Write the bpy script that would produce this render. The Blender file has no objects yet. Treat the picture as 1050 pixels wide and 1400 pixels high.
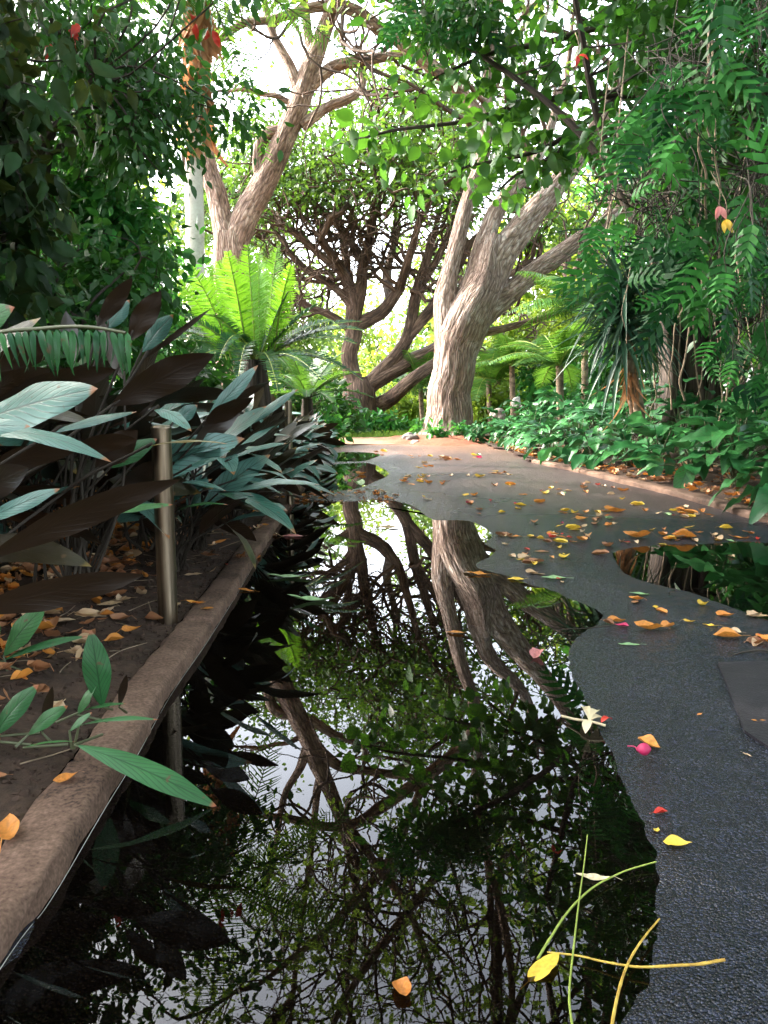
import bpy, math, random
import numpy as np

R = math.radians
rng = np.random.default_rng(11)
random.seed(5)
H, F = 0.6, 1080.0
TH = math.atan(145 / 1080)
CAMP = np.array([0.0, 0.0, H])
FW = np.array([0, math.cos(TH), -math.sin(TH)])
UPV = np.array([0, math.sin(TH), math.cos(TH)])
RT = np.array([1.0, 0, 0])
Z = np.array([0, 0, 1.0])

scene = bpy.context.scene
col = scene.collection


def norm(a):
    a = np.asarray(a, float)
    return a / (np.linalg.norm(a, axis=-1, keepdims=True) + 1e-12)


def P(px, py, Y):
    d = RT * ((px - 525) / F) + UPV * ((700 - py) / F) + FW
    return CAMP + d * (Y / d[1])


def G(px, py, z=0.0):
    d = RT * ((px - 525) / F) + UPV * ((700 - py) / F) + FW
    return CAMP + d * ((z - H) / d[2])


_ph = np.random.default_rng(3).random((40, 3)) * 6.28
_kk = np.random.default_rng(4).normal(size=(40, 2))


def vnoise(X, Y, sc):
    s = np.zeros(np.shape(X))
    for i in range(14):
        s = s + np.sin(X * _kk[i, 0] * sc + Y * _kk[i, 1] * sc + _ph[i, 0] + 1.5 * np.sin(X * _kk[i + 14, 0] * sc * .6 + Y * _kk[i + 14, 1] * sc * .6 + _ph[i, 1]))
    return s / 14 ** .5



# ------------------------------------------------------------------ mesh builder
class MB:
    def __init__(self):
        self.V, self.F, self.U, self.A, self.n = [], [], [], [], 0

    def add(self, V, Fq, U=None, rnd=0.5):
        V = np.asarray(V, float).reshape(-1, 3)
        k = len(V)
        self.V.append(V)
        self.F.append(np.asarray(Fq, int).reshape(-1, 4) + self.n)
        self.U.append(np.zeros((k, 2)) if U is None else np.asarray(U, float))
        self.A.append(np.full(k, rnd) if np.isscalar(rnd) else np.asarray(rnd, float))
        self.n += k

    def scatter(self, T, pos, Rm, sc, rnd=None):
        V, Fq, U = T
        N = len(pos)
        if N == 0:
            return
        sc = np.asarray(sc, float)
        if sc.ndim == 1:
            sc = np.repeat(sc[:, None], 3, 1)
        W = np.einsum('nij,nkj->nki', Rm, V[None] * sc[:, None, :]) + pos[:, None, :]
        k = len(V)
        rnd = rng.random(N) if rnd is None else rnd
        FF = (Fq[None] + (np.arange(N) * k)[:, None, None]).reshape(-1, 4)
        self.add(W.reshape(-1, 3), FF, np.tile(U, (N, 1)), np.repeat(rnd, k))

    def tube(self, pts, rad, seg=8, rnd=0.5, flute=0.0, cap=False, vlen0=0.0, ridge=0.0):
        pts = np.asarray(pts, float)
        rad = np.asarray(rad, float)
        n = len(pts)
        tan = norm(np.gradient(pts, axis=0))
        ref = np.array([1.0, 0, 0]) if abs(tan[0][0]) < 0.8 else np.array([0, 1.0, 0])
        u = norm(ref - tan[0] * np.dot(ref, tan[0]))
        a = np.linspace(0, 2 * math.pi, seg + 1)
        rows, uv = [], []
        L = vlen0
        ph = rng.random(4) * 6.28
        for i in range(n):
            if i:
                L += np.linalg.norm(pts[i] - pts[i - 1])
                u = norm(u - tan[i] * np.dot(u, tan[i]))
            v = np.cross(tan[i], u)
            r = rad[i] * (1 + flute * (np.sin(a * 3 + ph[0] + L * 0.6) * 0.5 + np.sin(a * 5 + ph[1] - L) * 0.35 + np.sin(a * 2 + ph[2] + 1.7 * L) * 0.3))
            if ridge:
                cx, cs = np.cos(a), np.sin(a)
                r = r * (1 + ridge * (.75 * vnoise(cx * 3 + ph[0], cs * 3 + L * .9, 2.2) + .5 * vnoise(cx * 11 + ph[1], cs * 11 + L * 4.5, 2.0)))
            rows.append(pts[i] + (np.cos(a) * r)[:, None] * u + (np.sin(a) * r)[:, None] * v)
            uv.append(np.stack([a / (2 * math.pi) * max(1.0, round(rad[0] * 6.28 * 4)) / 4, np.full(seg + 1, L)], 1))
        if cap:
            rows.append(np.repeat(pts[-1:], seg + 1, 0)); uv.append(uv[-1]); n += 1
        i, j = np.meshgrid(np.arange(n - 1), np.arange(seg), indexing='ij')
        w = seg + 1
        q = np.stack([i * w + j, i * w + j + 1, (i + 1) * w + j + 1, (i + 1) * w + j], -1).reshape(-1, 4)
        self.add(np.concatenate(rows), q, np.concatenate(uv), rnd)

    def build(self, name, mat, parent=None, smooth=True):
        V = np.concatenate(self.V) if self.V else np.zeros((0, 3))
        Fq = np.concatenate(self.F) if self.F else np.zeros((0, 4), int)
        if parent is not None:
            V = V - np.array(parent.location)
        me = bpy.data.meshes.new(name)
        me.vertices.add(len(V)); me.vertices.foreach_set('co', V.ravel())
        me.loops.add(Fq.size); me.loops.foreach_set('vertex_index', Fq.ravel())
        me.polygons.add(len(Fq)); me.polygons.foreach_set('loop_start', np.arange(len(Fq)) * 4)
        me.polygons.foreach_set('use_smooth', np.full(len(Fq), smooth))
        me.update(calc_edges=True)
        U = np.concatenate(self.U)
        ul = me.uv_layers.new(name='UVMap')
        ul.data.foreach_set('uv', U[Fq.ravel()].ravel())
        at = me.attributes.new('rnd', 'FLOAT', 'POINT')
        at.data.foreach_set('value', np.concatenate(self.A))
        me.materials.append(mat)
        o = bpy.data.objects.new(name, me)
        col.objects.link(o)
        if parent is not None:
            o.parent = parent
        return o


def tag(o, label=None, cat=None, group=None, kind=None):
    if label: o['label'] = label
    if cat: o['category'] = cat
    if group: o['group'] = group
    if kind: o['kind'] = kind
    return o


def thing(name, label, cat, loc=(0, 0, 0), group=None):
    o = bpy.data.objects.new(name, None)
    o.empty_display_size = 0.1
    o.location = tuple(float(c) for c in loc)
    col.objects.link(o)
    return tag(o, label, cat, group)


def dup(root, loc, rotz=0.0, scale=1.0, label=None, group=None):
    r = root.copy(); col.objects.link(r)
    r.location = tuple(float(c) for c in loc); r.rotation_euler = (0, 0, rotz); r.scale = (scale,) * 3
    if label: r['label'] = label
    if group: r['group'] = group
    for ch in list(root.children):
        c = ch.copy(); col.objects.link(c); c.parent = r
        for g in ch.children:
            d = g.copy(); col.objects.link(d); d.parent = c
    return r


ORD = ['nearest', 'second', 'third', 'fourth', 'fifth', 'sixth', 'seventh', 'eighth', 'ninth', 'tenth', 'eleventh', 'twelfth',
       'thirteenth', 'fourteenth', 'fifteenth', 'sixteenth', 'seventeenth', 'eighteenth', 'nineteenth', 'twentieth']
ORD += ['twenty-' + o for o in ['first'] + ORD[1:9]] + ['thirtieth'] + ['thirty-' + o for o in ['first'] + ORD[1:9]] + ['fortieth'] + ['forty-' + o for o in ['first'] + ORD[1:9]]


def cr(pts, n=8):
    """Catmull-Rom resample of rows (any width)."""
    p = np.asarray(pts, float)
    p = np.vstack([2 * p[0] - p[1], p, 2 * p[-1] - p[-2]])
    out = []
    for i in range(1, len(p) - 2):
        t = np.linspace(0, 1, n, endpoint=False)[:, None]
        a, b, c, d = p[i - 1], p[i], p[i + 1], p[i + 2]
        out.append(0.5 * (2 * b + (c - a) * t + (2 * a - 5 * b + 4 * c - d) * t ** 2 + (3 * b - a - 3 * c + d) * t ** 3))
    out.append(p[-2][None])
    return np.concatenate(out)


def frames(d, n):
    d = norm(d)
    x = norm(np.cross(d, n))
    z = np.cross(x, d)
    return np.stack([x, d, z], -1)


def rdir(N, flat=1.0):
    v = rng.normal(size=(N, 3)); v[:, 2] *= flat
    return norm(v)


# ------------------------------------------------------------------ leaf templates: (verts, quads, uv); y along, z normal
def grid_leaf(nx, ny, prof, fold=0.15, droop=0.15, wave=0.0):
    t = np.linspace(0, 1, ny + 1); s = np.linspace(-1, 1, nx + 1)
    w = np.array([prof(a) for a in t])
    V, U = [], []
    for a, b in zip(t, w):
        for c in s:
            V.append((c * b, a, abs(c) * fold * b * 2 - droop * a * a + wave * math.sin(a * 14 + c * 2) * b * abs(c)))
            U.append((c * .5 + .5, a))
    i, j = np.meshgrid(np.arange(ny), np.arange(nx), indexing='ij')
    k = nx + 1
    q = np.stack([i * k + j, i * k + j + 1, (i + 1) * k + j + 1, (i + 1) * k + j], -1).reshape(-1, 4)
    return np.array(V), q, np.array(U)


def lance(w, peak=0.45):
    e = math.log(0.5) / math.log(peak)
    return lambda t: w * max(0.0, math.sin(math.pi * min(1, max(0, t)) ** e)) ** 0.85 + 0.001


def heart(w):
    return lambda t: w * (max(0.0, 1 - t) ** 0.75) * (min(1, t * 7) ** 0.5) * 1.35 + 0.001


def obl(w):
    return lambda t: w * max(0.0, 1 - abs(2 * t - 1) ** 3.0) ** 0.6 + 0.001


T_SIMPLE = (np.array([(0, 0, 0), (.27, .45, .05), (0, 1, -.1), (-.27, .45, .05), (0, .5, 0)]),
            np.array([(0, 1, 2, 4), (0, 4, 2, 3)]), np.array([(.5, 0), (1, .45), (.5, 1), (0, .45), (.5, .5)]))
T_OVAL = grid_leaf(2, 4, lance(.24), .12, .15)
T_ROUND = grid_leaf(2, 5, lance(.38, .42), .12, .2)
T_HEART = grid_leaf(4, 8, heart(.30), .10, .35, .25)
T_BROAD = grid_leaf(4, 8, lance(.27, .42), .12, .35, .2)
T_LANCE = grid_leaf(2, 7, lance(.13, .45), .18, .25)
T_STRAP = grid_leaf(2, 9, lance(.032, .3), .3, .45)


def pinnate(nl=6, lw=.075):
    """Deeply lobed climbing-vine leaf."""
    V, Q, U = [], [], []

    def quad(a, b, c, d):
        n = len(V)
        for p in (a, b, c, d):
            V.append(p); U.append((p[0] * .5 + .5, p[1]))
        Q.append((n, n + 1, n + 2, n + 3))
    dz = lambda y: -.25 * y * y
    for i in range(nl):
        y = .12 + .8 * i / (nl - 1)
        L = .44 * math.sin(math.pi * (.22 + .66 * i / (nl - 1))) ** .8
        for s in (1, -1):
            a = R(62 - 30 * i / (nl - 1))
            dx, dy = math.sin(a) * L * s, math.cos(a) * L
            w = lw * (1 - .25 * i / nl)
            b0, b1 = (0, y - w, dz(y)), (0, y + w, dz(y))
            m0 = (dx * .6, y + dy * .6 - w * .9, dz(y) + .03)
            m1 = (dx * .6 - .1 * w * s, y + dy * .6 + w * .7, dz(y) + .03)
            tp = (dx, y + dy, dz(y) - .06)
            if s > 0:
                quad(b0, m0, m1, b1); quad(m0, tp, tp, m1)
            else:
                quad(b0, b1, m1, m0); quad(m0, m1, tp, tp)
    # make the tips non degenerate
    V = np.array(V, float)
    for q in Q:
        for a in range(4):
            b = (a + 1) % 4
            if np.allclose(V[q[a]], V[q[b]]):
                V[q[b]] += (0.004, 0.006, 0)
    return V, np.array(Q), np.array(U)


T_PIN = pinnate(6, .078)


def cluster_leaves(mb, T, anchors, n, rad, size, flat=.6, up=.7, droop=.3, sv=.35):
    """n leaves loosely round each anchor: normals mostly up, tips outward and a little down."""
    A = np.repeat(np.asarray(anchors, float), n, 0)
    N = len(A)
    off = rng.normal(size=(N, 3)) * rad * .6
    off[:, 2] *= flat
    d = norm(norm(off) * .8 + rng.normal(size=(N, 3)) * .5 + np.array([0, 0, -droop]))
    nn = norm(np.array([0, 0, up]) + rng.normal(size=(N, 3)) * .55)
    crnd = np.repeat(rng.random(len(anchors)), n)
    mb.scatter(T, A + off, frames(d, nn), size * (1 + sv * rng.normal(size=N)).clip(.45, 1.7), np.clip(.5 * crnd + .5 * rng.random(N), 0, 1))


def blade(mb, base, tip, w, up, bend=.08, fold=.12, nx=6, ny=16, prof=None, rnd=.5, twist=0., wave=.05, curl=0.):
    base, tip = np.asarray(base, float), np.asarray(tip, float)
    L = np.linalg.norm(tip - base); d = norm(tip - base)
    up = norm(up - d * np.dot(up, d)); x = np.cross(d, up)
    prof = prof or lance(1.0, .48)
    V, U = [], []
    ph = rng.random() * 6.28
    for t in np.linspace(0, 1, ny + 1):
        c = base + d * L * t + up * bend * L * (4 * t * (1 - t))
        a = twist * t
        xx = x * math.cos(a) + up * math.sin(a); nn = -x * math.sin(a) + up * math.cos(a)
        for s in np.linspace(-1, 1, nx + 1):
            ww = prof(t) * w
            V.append(c + xx * s * ww + nn * (fold * abs(s) * ww - curl * s * s * ww + wave * ww * abs(s) * math.sin(t * 15 + ph + 2 * s)))
            U.append((s * .5 + .5, t))
    i, j = np.meshgrid(np.arange(ny), np.arange(nx), indexing='ij'); k = nx + 1
    q = np.stack([i * k + j, i * k + j + 1, (i + 1) * k + j + 1, (i + 1) * k + j], -1).reshape(-1, 4)
    mb.add(V, q, U, rnd)


def frond(mb, rach, base, tip, up, bulge, wl, npair=42, rr=.006, lw=.012, vee=.25, ang=72, droop=.0, rnd=.5, taper=.55):
    """Feather frond: arched rachis into rach, leaflets into mb."""
    base, tip = np.asarray(base, float), np.asarray(tip, float)
    L = np.linalg.norm(tip - base)
    mid = (base + tip) / 2 + np.asarray(bulge, float) * L
    t = np.linspace(0, 1, 14)[:, None]
    c = (1 - t) ** 2 * base + 2 * t * (1 - t) * mid + t * t * tip
    rach.tube(c, np.linspace(rr, rr * .3, 14), 5)
    tt = np.linspace(.06, .99, npair)
    tt = np.clip(tt + rng.normal(size=npair) * .004, .05, .995)[:, None]
    pc = (1 - tt) ** 2 * base + 2 * tt * (1 - tt) * mid + tt * tt * tip
    d = norm(2 * (1 - tt) * (mid - base) + 2 * tt * (tip - mid))
    up = np.asarray(up, float)
    n = norm(up - d * (d @ up)[:, None])
    x = np.cross(d, n)
    prof = np.minimum(1, (tt[:, 0] / .22) ** .6) * np.clip((1 - tt[:, 0]) / taper, .12, 1) ** .6
    T = (np.array([(-.5, 0, 0), (.5, 0, 0), (.42, .6, .02), (-.42, .6, .02), (.05, 1, -.02), (-.05, 1, -.02)]),
         np.array([(0, 1, 2, 3), (3, 2, 4, 5)]), np.array([(0, 0), (1, 0), (1, .6), (0, .6), (.5, 1), (.5, 1)]))
    for s in (1, -1):
        a = R(ang)
        ld = norm(x * s * math.sin(a) + d * math.cos(a) + n * vee + rng.normal(size=(npair, 3)) * .05 + np.array([0, 0, -droop]))
        ll = wl * prof * (1 + .06 * rng.normal(size=npair))
        sc = np.stack([np.full(npair, lw), ll, ll], 1)
        mb.scatter(T, pc, frames(ld, n + d * .15), sc, np.clip(rnd + .15 * rng.normal(size=npair), 0, 1))


# ------------------------------------------------------------------ materials
def newmat(name):
    m = bpy.data.materials.new(name); m.use_nodes = True
    nt = m.node_tree; nt.nodes.clear()
    out = nt.nodes.new('ShaderNodeOutputMaterial')
    return m, nt, nt.nodes, nt.links, out


def ramp(N, stops):
    r = N.new('ShaderNodeValToRGB')
    e = r.color_ramp.elements
    while len(e) < len(stops): e.new(.5)
    for k, (p, c) in zip(e, stops):
        k.position = p; k.color = (*c, 1)
    return r


def leafmat(name, c1, c2, back=None, tr=.35, rough=.38, vein=0., trc=None, edge=None, spec=.5, sheen=None):
    m, nt, N, L, out = newmat(name)
    at = N.new('ShaderNodeAttribute'); at.attribute_name = 'rnd'
    r = ramp(N, [(0, c1), (1, c2)])
    L.new(at.outputs['Fac'], r.inputs[0])
    colr = r.outputs[0]
    uv = N.new('ShaderNodeUVMap')
    if vein:
        sp = N.new('ShaderNodeSeparateXYZ'); L.new(uv.outputs[0], sp.inputs[0])
        ab = N.new('ShaderNodeMath'); ab.operation = 'SUBTRACT'; ab.inputs[1].default_value = .5; L.new(sp.outputs[0], ab.inputs[0])
        a2 = N.new('ShaderNodeMath'); a2.operation = 'ABSOLUTE'; L.new(ab.outputs[0], a2.inputs[0])
        mr = N.new('ShaderNodeMapRange'); mr.inputs[1].default_value = .0; mr.inputs[2].default_value = .045
        mr.inputs[3].default_value = 1; mr.inputs[4].default_value = 0; L.new(a2.outputs[0], mr.inputs[0])
        ml = N.new('ShaderNodeMath'); ml.operation = 'MULTIPLY_ADD'; ml.inputs[1].default_value = -.55; L.new(a2.outputs[0], ml.inputs[0]); L.new(sp.outputs[1], ml.inputs[2])
        m3 = N.new('ShaderNodeMath'); m3.operation = 'MULTIPLY'; m3.inputs[1].default_value = 11.
        tcv = N.new('ShaderNodeTexCoord'); nov = N.new('ShaderNodeTexNoise'); nov.inputs['Scale'].default_value = 14; nov.inputs['Detail'].default_value = 1; L.new(tcv.outputs['Object'], nov.inputs['Vector'])
        mjt = N.new('ShaderNodeMath'); mjt.operation = 'MULTIPLY_ADD'; mjt.inputs[1].default_value = .09; L.new(nov.outputs[0], mjt.inputs[0]); L.new(ml.outputs[0], mjt.inputs[2]); L.new(mjt.outputs[0], m3.inputs[0])
        fr = N.new('ShaderNodeMath'); fr.operation = 'PINGPONG'; fr.inputs[1].default_value = .5; L.new(m3.outputs[0], fr.inputs[0])
        mr2 = N.new('ShaderNodeMapRange'); mr2.inputs[1].default_value = .0; mr2.inputs[2].default_value = .15
        mr2.inputs[3].default_value = .8; mr2.inputs[4].default_value = 0; L.new(fr.outputs[0], mr2.inputs[0])
        mx = N.new('ShaderNodeMath'); mx.operation = 'MAXIMUM'; L.new(mr.outputs[0], mx.inputs[0]); L.new(mr2.outputs[0], mx.inputs[1])
        sc = N.new('ShaderNodeMath'); sc.operation = 'MULTIPLY'; sc.inputs[1].default_value = vein; L.new(mx.outputs[0], sc.inputs[0])
        mv = N.new('ShaderNodeMix'); mv.data_type = 'RGBA'
        L.new(sc.outputs[0], mv.inputs[0]); L.new(colr, mv.inputs[6]); mv.inputs[7].default_value = (c1[0] * .25, c1[1] * .3, c1[2] * .25, 1)
        colr = mv.outputs[2]
    # blotchy wear
    no = N.new('ShaderNodeTexNoise'); no.inputs['Scale'].default_value = 9; no.inputs['Detail'].default_value = 4
    tc = N.new('ShaderNodeTexCoord'); L.new(tc.outputs['Object'], no.inputs['Vector'])
    hs = N.new('ShaderNodeHueSaturation'); L.new(colr, hs.inputs['Color'])
    mrn = N.new('ShaderNodeMapRange'); mrn.inputs[1].default_value = .3; mrn.inputs[2].default_value = .7; mrn.inputs[3].default_value = .75; mrn.inputs[4].default_value = 1.25
    L.new(no.outputs[0], mrn.inputs[0]); L.new(mrn.outputs[0], hs.inputs['Value'])
    colr = hs.outputs[0]
    if vein >= .3:
        ns = N.new('ShaderNodeTexNoise'); ns.inputs['Scale'].default_value = 55; ns.inputs['Detail'].default_value = 3; L.new(tc.outputs['Object'], ns.inputs['Vector'])
        mp_ = N.new('ShaderNodeMapRange'); mp_.inputs[1].default_value = .66; mp_.inputs[2].default_value = .72; mp_.inputs[4].default_value = .8; L.new(ns.outputs[0], mp_.inputs[0])
        ms = N.new('ShaderNodeMix'); ms.data_type = 'RGBA'; L.new(mp_.outputs[0], ms.inputs[0]); L.new(colr, ms.inputs[6]); ms.inputs[7].default_value = (.10, .055, .025, 1)
        colr = ms.outputs[2]
    if edge:
        sp2 = N.new('ShaderNodeSeparateXYZ'); L.new(uv.outputs[0], sp2.inputs[0])
        ad = N.new('ShaderNodeMath'); ad.operation = 'MULTIPLY_ADD'; ad.inputs[1].default_value = .12; L.new(no.outputs[0], ad.inputs[0]); L.new(sp2.outputs[1], ad.inputs[2])
        st = N.new('ShaderNodeMapRange'); st.inputs[1].default_value = .985; st.inputs[2].default_value = 1.01; L.new(ad.outputs[0], st.inputs[0])
        me = N.new('ShaderNodeMix'); me.data_type = 'RGBA'; L.new(st.outputs[0], me.inputs[0]); L.new(colr, me.inputs[6]); me.inputs[7].default_value = (*edge, 1)
        colr = me.outputs[2]
    if back:
        ge = N.new('ShaderNodeNewGeometry')
        mb_ = N.new('ShaderNodeMix'); mb_.data_type = 'RGBA'
        L.new(ge.outputs['Backfacing'], mb_.inputs[0]); L.new(colr, mb_.inputs[6]); mb_.inputs[7].default_value = (*back, 1)
        colr = mb_.outputs[2]
    p = N.new('ShaderNodeBsdfPrincipled'); L.new(colr, p.inputs['Base Color'])
    p.inputs['Roughness'].default_value = rough
    p.inputs['Specular IOR Level'].default_value = spec
    if vein:
        bu = N.new('ShaderNodeBump'); bu.inputs['Strength'].default_value = min(.25, vein * .4); bu.inputs['Distance'].default_value = .004
        bu.invert = True
        L.new(mx.outputs[0], bu.inputs['Height']); L.new(bu.outputs[0], p.inputs['Normal'])
    if tr > 0:
        t = N.new('ShaderNodeBsdfTranslucent')
        if trc:
            mt = N.new('ShaderNodeMix'); mt.data_type = 'RGBA'; mt.inputs[0].default_value = .75
            L.new(colr, mt.inputs[6]); mt.inputs[7].default_value = (*trc, 1); L.new(mt.outputs[2], t.inputs[0])
        else:
            L.new(colr, t.inputs[0])
        mi = N.new('ShaderNodeMixShader'); mi.inputs[0].default_value = tr
        L.new(p.outputs[0], mi.inputs[1]); L.new(t.outputs[0], mi.inputs[2]); L.new(mi.outputs[0], out.inputs[0])
    else:
        L.new(p.outputs[0], out.inputs[0])
    return m


def barkmat(name, c1, c2, c3, sx=16, sy=3.0, dist=.02, rough=.85):
    m, nt, N, L, out = newmat(name)
    uv = N.new('ShaderNodeUVMap')
    mp = N.new('ShaderNodeMapping'); mp.inputs['Scale'].default_value = (sx, sy, 1); L.new(uv.outputs[0], mp.inputs[0])
    n1 = N.new('ShaderNodeTexNoise'); n1.inputs['Scale'].default_value = 1; n1.inputs['Detail'].default_value = 7; n1.inputs['Roughness'].default_value = .65; n1.inputs['Distortion'].default_value = .15
    L.new(mp.outputs[0], n1.inputs[0])
    tc = N.new('ShaderNodeTexCoord')
    n2 = N.new('ShaderNodeTexNoise'); n2.inputs['Scale'].default_value = 1.6; n2.inputs['Detail'].default_value = 5; L.new(tc.outputs['Object'], n2.inputs[0])
    vo = N.new('ShaderNodeTexVoronoi'); vo.inputs['Scale'].default_value = .8; vo.feature = 'DISTANCE_TO_EDGE'; L.new(mp.outputs[0], vo.inputs[0])
    r = ramp(N, [(.38, c1), (.51, c2), (.62, c3)])
    ad = N.new('ShaderNodeMath'); ad.operation = 'MULTIPLY_ADD'; ad.inputs[1].default_value = .45; L.new(n2.outputs[0], ad.inputs[0])
    sb = N.new('ShaderNodeMath'); sb.operation = 'MULTIPLY_ADD'; sb.inputs[1].default_value = .8; sb.inputs[2].default_value = -.13; L.new(n1.outputs[0], sb.inputs[0])
    L.new(sb.outputs[0], ad.inputs[2]); L.new(ad.outputs[0], r.inputs[0])
    mk = N.new('ShaderNodeMapRange'); mk.inputs[1].default_value = .0; mk.inputs[2].default_value = .10; mk.inputs[3].default_value = .45; mk.inputs[4].default_value = 1; L.new(vo.outputs[0], mk.inputs[0])
    hv = N.new('ShaderNodeHueSaturation'); L.new(r.outputs[0], hv.inputs['Color']); L.new(mk.outputs[0], hv.inputs['Value'])
    p = N.new('ShaderNodeBsdfPrincipled'); L.new(hv.outputs[0], p.inputs['Base Color']); p.inputs['Roughness'].default_value = rough
    hh = N.new('ShaderNodeMath'); hh.operation = 'MULTIPLY_ADD'; hh.inputs[1].default_value = .5
    mrv = N.new('ShaderNodeMapRange'); mrv.inputs[2].default_value = .25; L.new(vo.outputs[0], mrv.inputs[0])
    L.new(mrv.outputs[0], hh.inputs[0]); L.new(n1.outputs[0], hh.inputs[2])
    b = N.new('ShaderNodeBump'); b.inputs['Strength'].default_value = .9; b.inputs['Distance'].default_value = dist
    L.new(hh.outputs[0], b.inputs['Height']); L.new(b.outputs[0], p.inputs['Normal'])
    L.new(p.outputs[0], out.inputs[0])
    return m


def noisemat(name, stops, scale=8, rough=.9, bump=.4, dist=.01, detail=8, scale2=60, spec=.3):
    m, nt, N, L, out = newmat(name)
    tc = N.new('ShaderNodeTexCoord')
    n1 = N.new('ShaderNodeTexNoise'); n1.inputs['Scale'].default_value = scale; n1.inputs['Detail'].default_value = detail; n1.inputs['Roughness'].default_value = .65
    n2 = N.new('ShaderNodeTexNoise'); n2.inputs['Scale'].default_value = scale2; n2.inputs['Detail'].default_value = 5
    L.new(tc.outputs['Object'], n1.inputs[0]); L.new(tc.outputs['Object'], n2.inputs[0])
    mx = N.new('ShaderNodeMath'); mx.operation = 'MULTIPLY_ADD'; mx.inputs[1].default_value = .4; L.new(n2.outputs[0], mx.inputs[0])
    m6 = N.new('ShaderNodeMath'); m6.operation = 'MULTIPLY'; m6.inputs[1].default_value = .6; L.new(n1.outputs[0], m6.inputs[0]); L.new(m6.outputs[0], mx.inputs[2])
    r = ramp(N, stops); L.new(mx.outputs[0], r.inputs[0])
    p = N.new('ShaderNodeBsdfPrincipled'); L.new(r.outputs[0], p.inputs['Base Color']); p.inputs['Roughness'].default_value = rough; p.inputs['Specular IOR Level'].default_value = spec
    b = N.new('ShaderNodeBump'); b.inputs['Strength'].default_value = bump; b.inputs['Distance'].default_value = dist
    L.new(mx.outputs[0], b.inputs['Height']); L.new(b.outputs[0], p.inputs['Normal']); L.new(p.outputs[0], out.inputs[0])
    return m


def plain(name, c, rough=.6, metal=0., tr=0.):
    m, nt, N, L, out = newmat(name)
    p = N.new('ShaderNodeBsdfPrincipled'); p.inputs['Base Color'].default_value = (*c, 1); p.inputs['Roughness'].default_value = rough; p.inputs['Metallic'].default_value = metal
    L.new(p.outputs[0], out.inputs[0])
    return m

# ================================================================== materials
M_silver = leafmat('silver_green_leaf', (.024, .095, .070), (.11, .22, .18), back=(.026, .015, .008), tr=.06, trc=(.09, .065, .03), rough=.28, vein=.95, edge=(.22, .09, .03))
M_green_low = leafmat('mid_green_leaf', (.022, .095, .030), (.05, .165, .045), back=(.05, .025, .03), tr=.10, rough=.40, spec=.35, vein=.8, edge=(.25, .08, .03))
M_purple = leafmat('purple_brown_leaf', (.014, .018, .008), (.034, .022, .010), back=(.018, .0105, .006), tr=.06, trc=(.08, .045, .015), rough=.30, vein=.32, edge=(.14, .09, .02))
M_olive = leafmat('olive_leaf', (.14, .10, .02), (.19, .14, .03), tr=.1, rough=.4, vein=.3, edge=(.3, .12, .02))
M_stalk = plain('green_stalk', (.07, .08, .035), .5)
M_darkstalk = plain('dark_stalk', (.024, .017, .010), .85)
M_heart = leafmat('glossy_heart_leaf', (.012, .080, .026), (.045, .18, .045), tr=.18, rough=.33, vein=.45, spec=.35)
M_pin = leafmat('lobed_vine_leaf', (.004, .040, .011), (.040, .18, .028), tr=.24, rough=.45, spec=.16)
M_dark = leafmat('dark_canopy_leaf', (.014, .062, .016), (.055, .15, .028), tr=.34, rough=.40, trc=(.12, .32, .02), spec=.32)
M_creep = leafmat('creeper_leaf', (.010, .045, .012), (.032, .10, .022), tr=.3, rough=.40, trc=(.08, .26, .02), spec=.3)
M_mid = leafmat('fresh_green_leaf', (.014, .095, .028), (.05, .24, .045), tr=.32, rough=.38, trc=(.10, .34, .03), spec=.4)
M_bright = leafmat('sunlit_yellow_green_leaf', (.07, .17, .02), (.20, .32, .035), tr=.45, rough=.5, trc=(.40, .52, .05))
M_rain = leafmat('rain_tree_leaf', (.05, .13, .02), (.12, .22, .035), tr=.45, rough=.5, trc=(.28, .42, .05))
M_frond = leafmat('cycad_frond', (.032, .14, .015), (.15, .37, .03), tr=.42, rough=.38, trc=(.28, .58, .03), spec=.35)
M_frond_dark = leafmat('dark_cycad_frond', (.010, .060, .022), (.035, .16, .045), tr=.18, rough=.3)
M_umb = leafmat('umbrella_leaf', (.030, .095, .014), (.085, .19, .028), tr=.38, rough=.5, trc=(.18, .34, .03))
M_palm = leafmat('palm_frond', (.025, .10, .018), (.075, .19, .03), tr=.32, rough=.45, trc=(.16, .34, .03), spec=.3)
M_strap = leafmat('strap_leaf', (.018, .06, .035), (.05, .12, .06), tr=.12, rough=.35)
M_purpbush = leafmat('purple_shrub_leaf', (.008, .014, .007), (.016, .055, .014), tr=.22, rough=.5, spec=.12, trc=(.10, .12, .02))
M_dead = leafmat('dead_fibre', (.30, .12, .045), (.48, .24, .11), tr=.3, rough=.8)
M_bark = barkmat('grey_brown_bark', (.17, .11, .085), (.34, .24, .19), (.62, .52, .47), sx=15, sy=5, dist=.05)
M_bark2 = barkmat('pink_brown_bark', (.14, .085, .06), (.34, .22, .165), (.54, .41, .33), sx=18, sy=5, dist=.04)
M_barkdark = barkmat('dark_bark', (.05, .030, .021), (.13, .078, .054), (.25, .165, .12), sx=16, sy=3, dist=.02)
M_barkfig = barkmat('fig_bark', (.03, .02, .016), (.075, .05, .036), (.14, .10, .075), sx=14, sy=1.2, dist=.03)
M_palmbark = noisemat('pale_palm_bark', [(.3, (.48, .40, .35)), (.5, (.72, .64, .58)), (.7, (.82, .77, .72))], 4, .8, .4, .006, 6, 40)
M_root = barkmat('hanging_root_bark', (.16, .11, .07), (.28, .20, .13), (.38, .29, .2), sx=6, sy=10, dist=.003)
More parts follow.
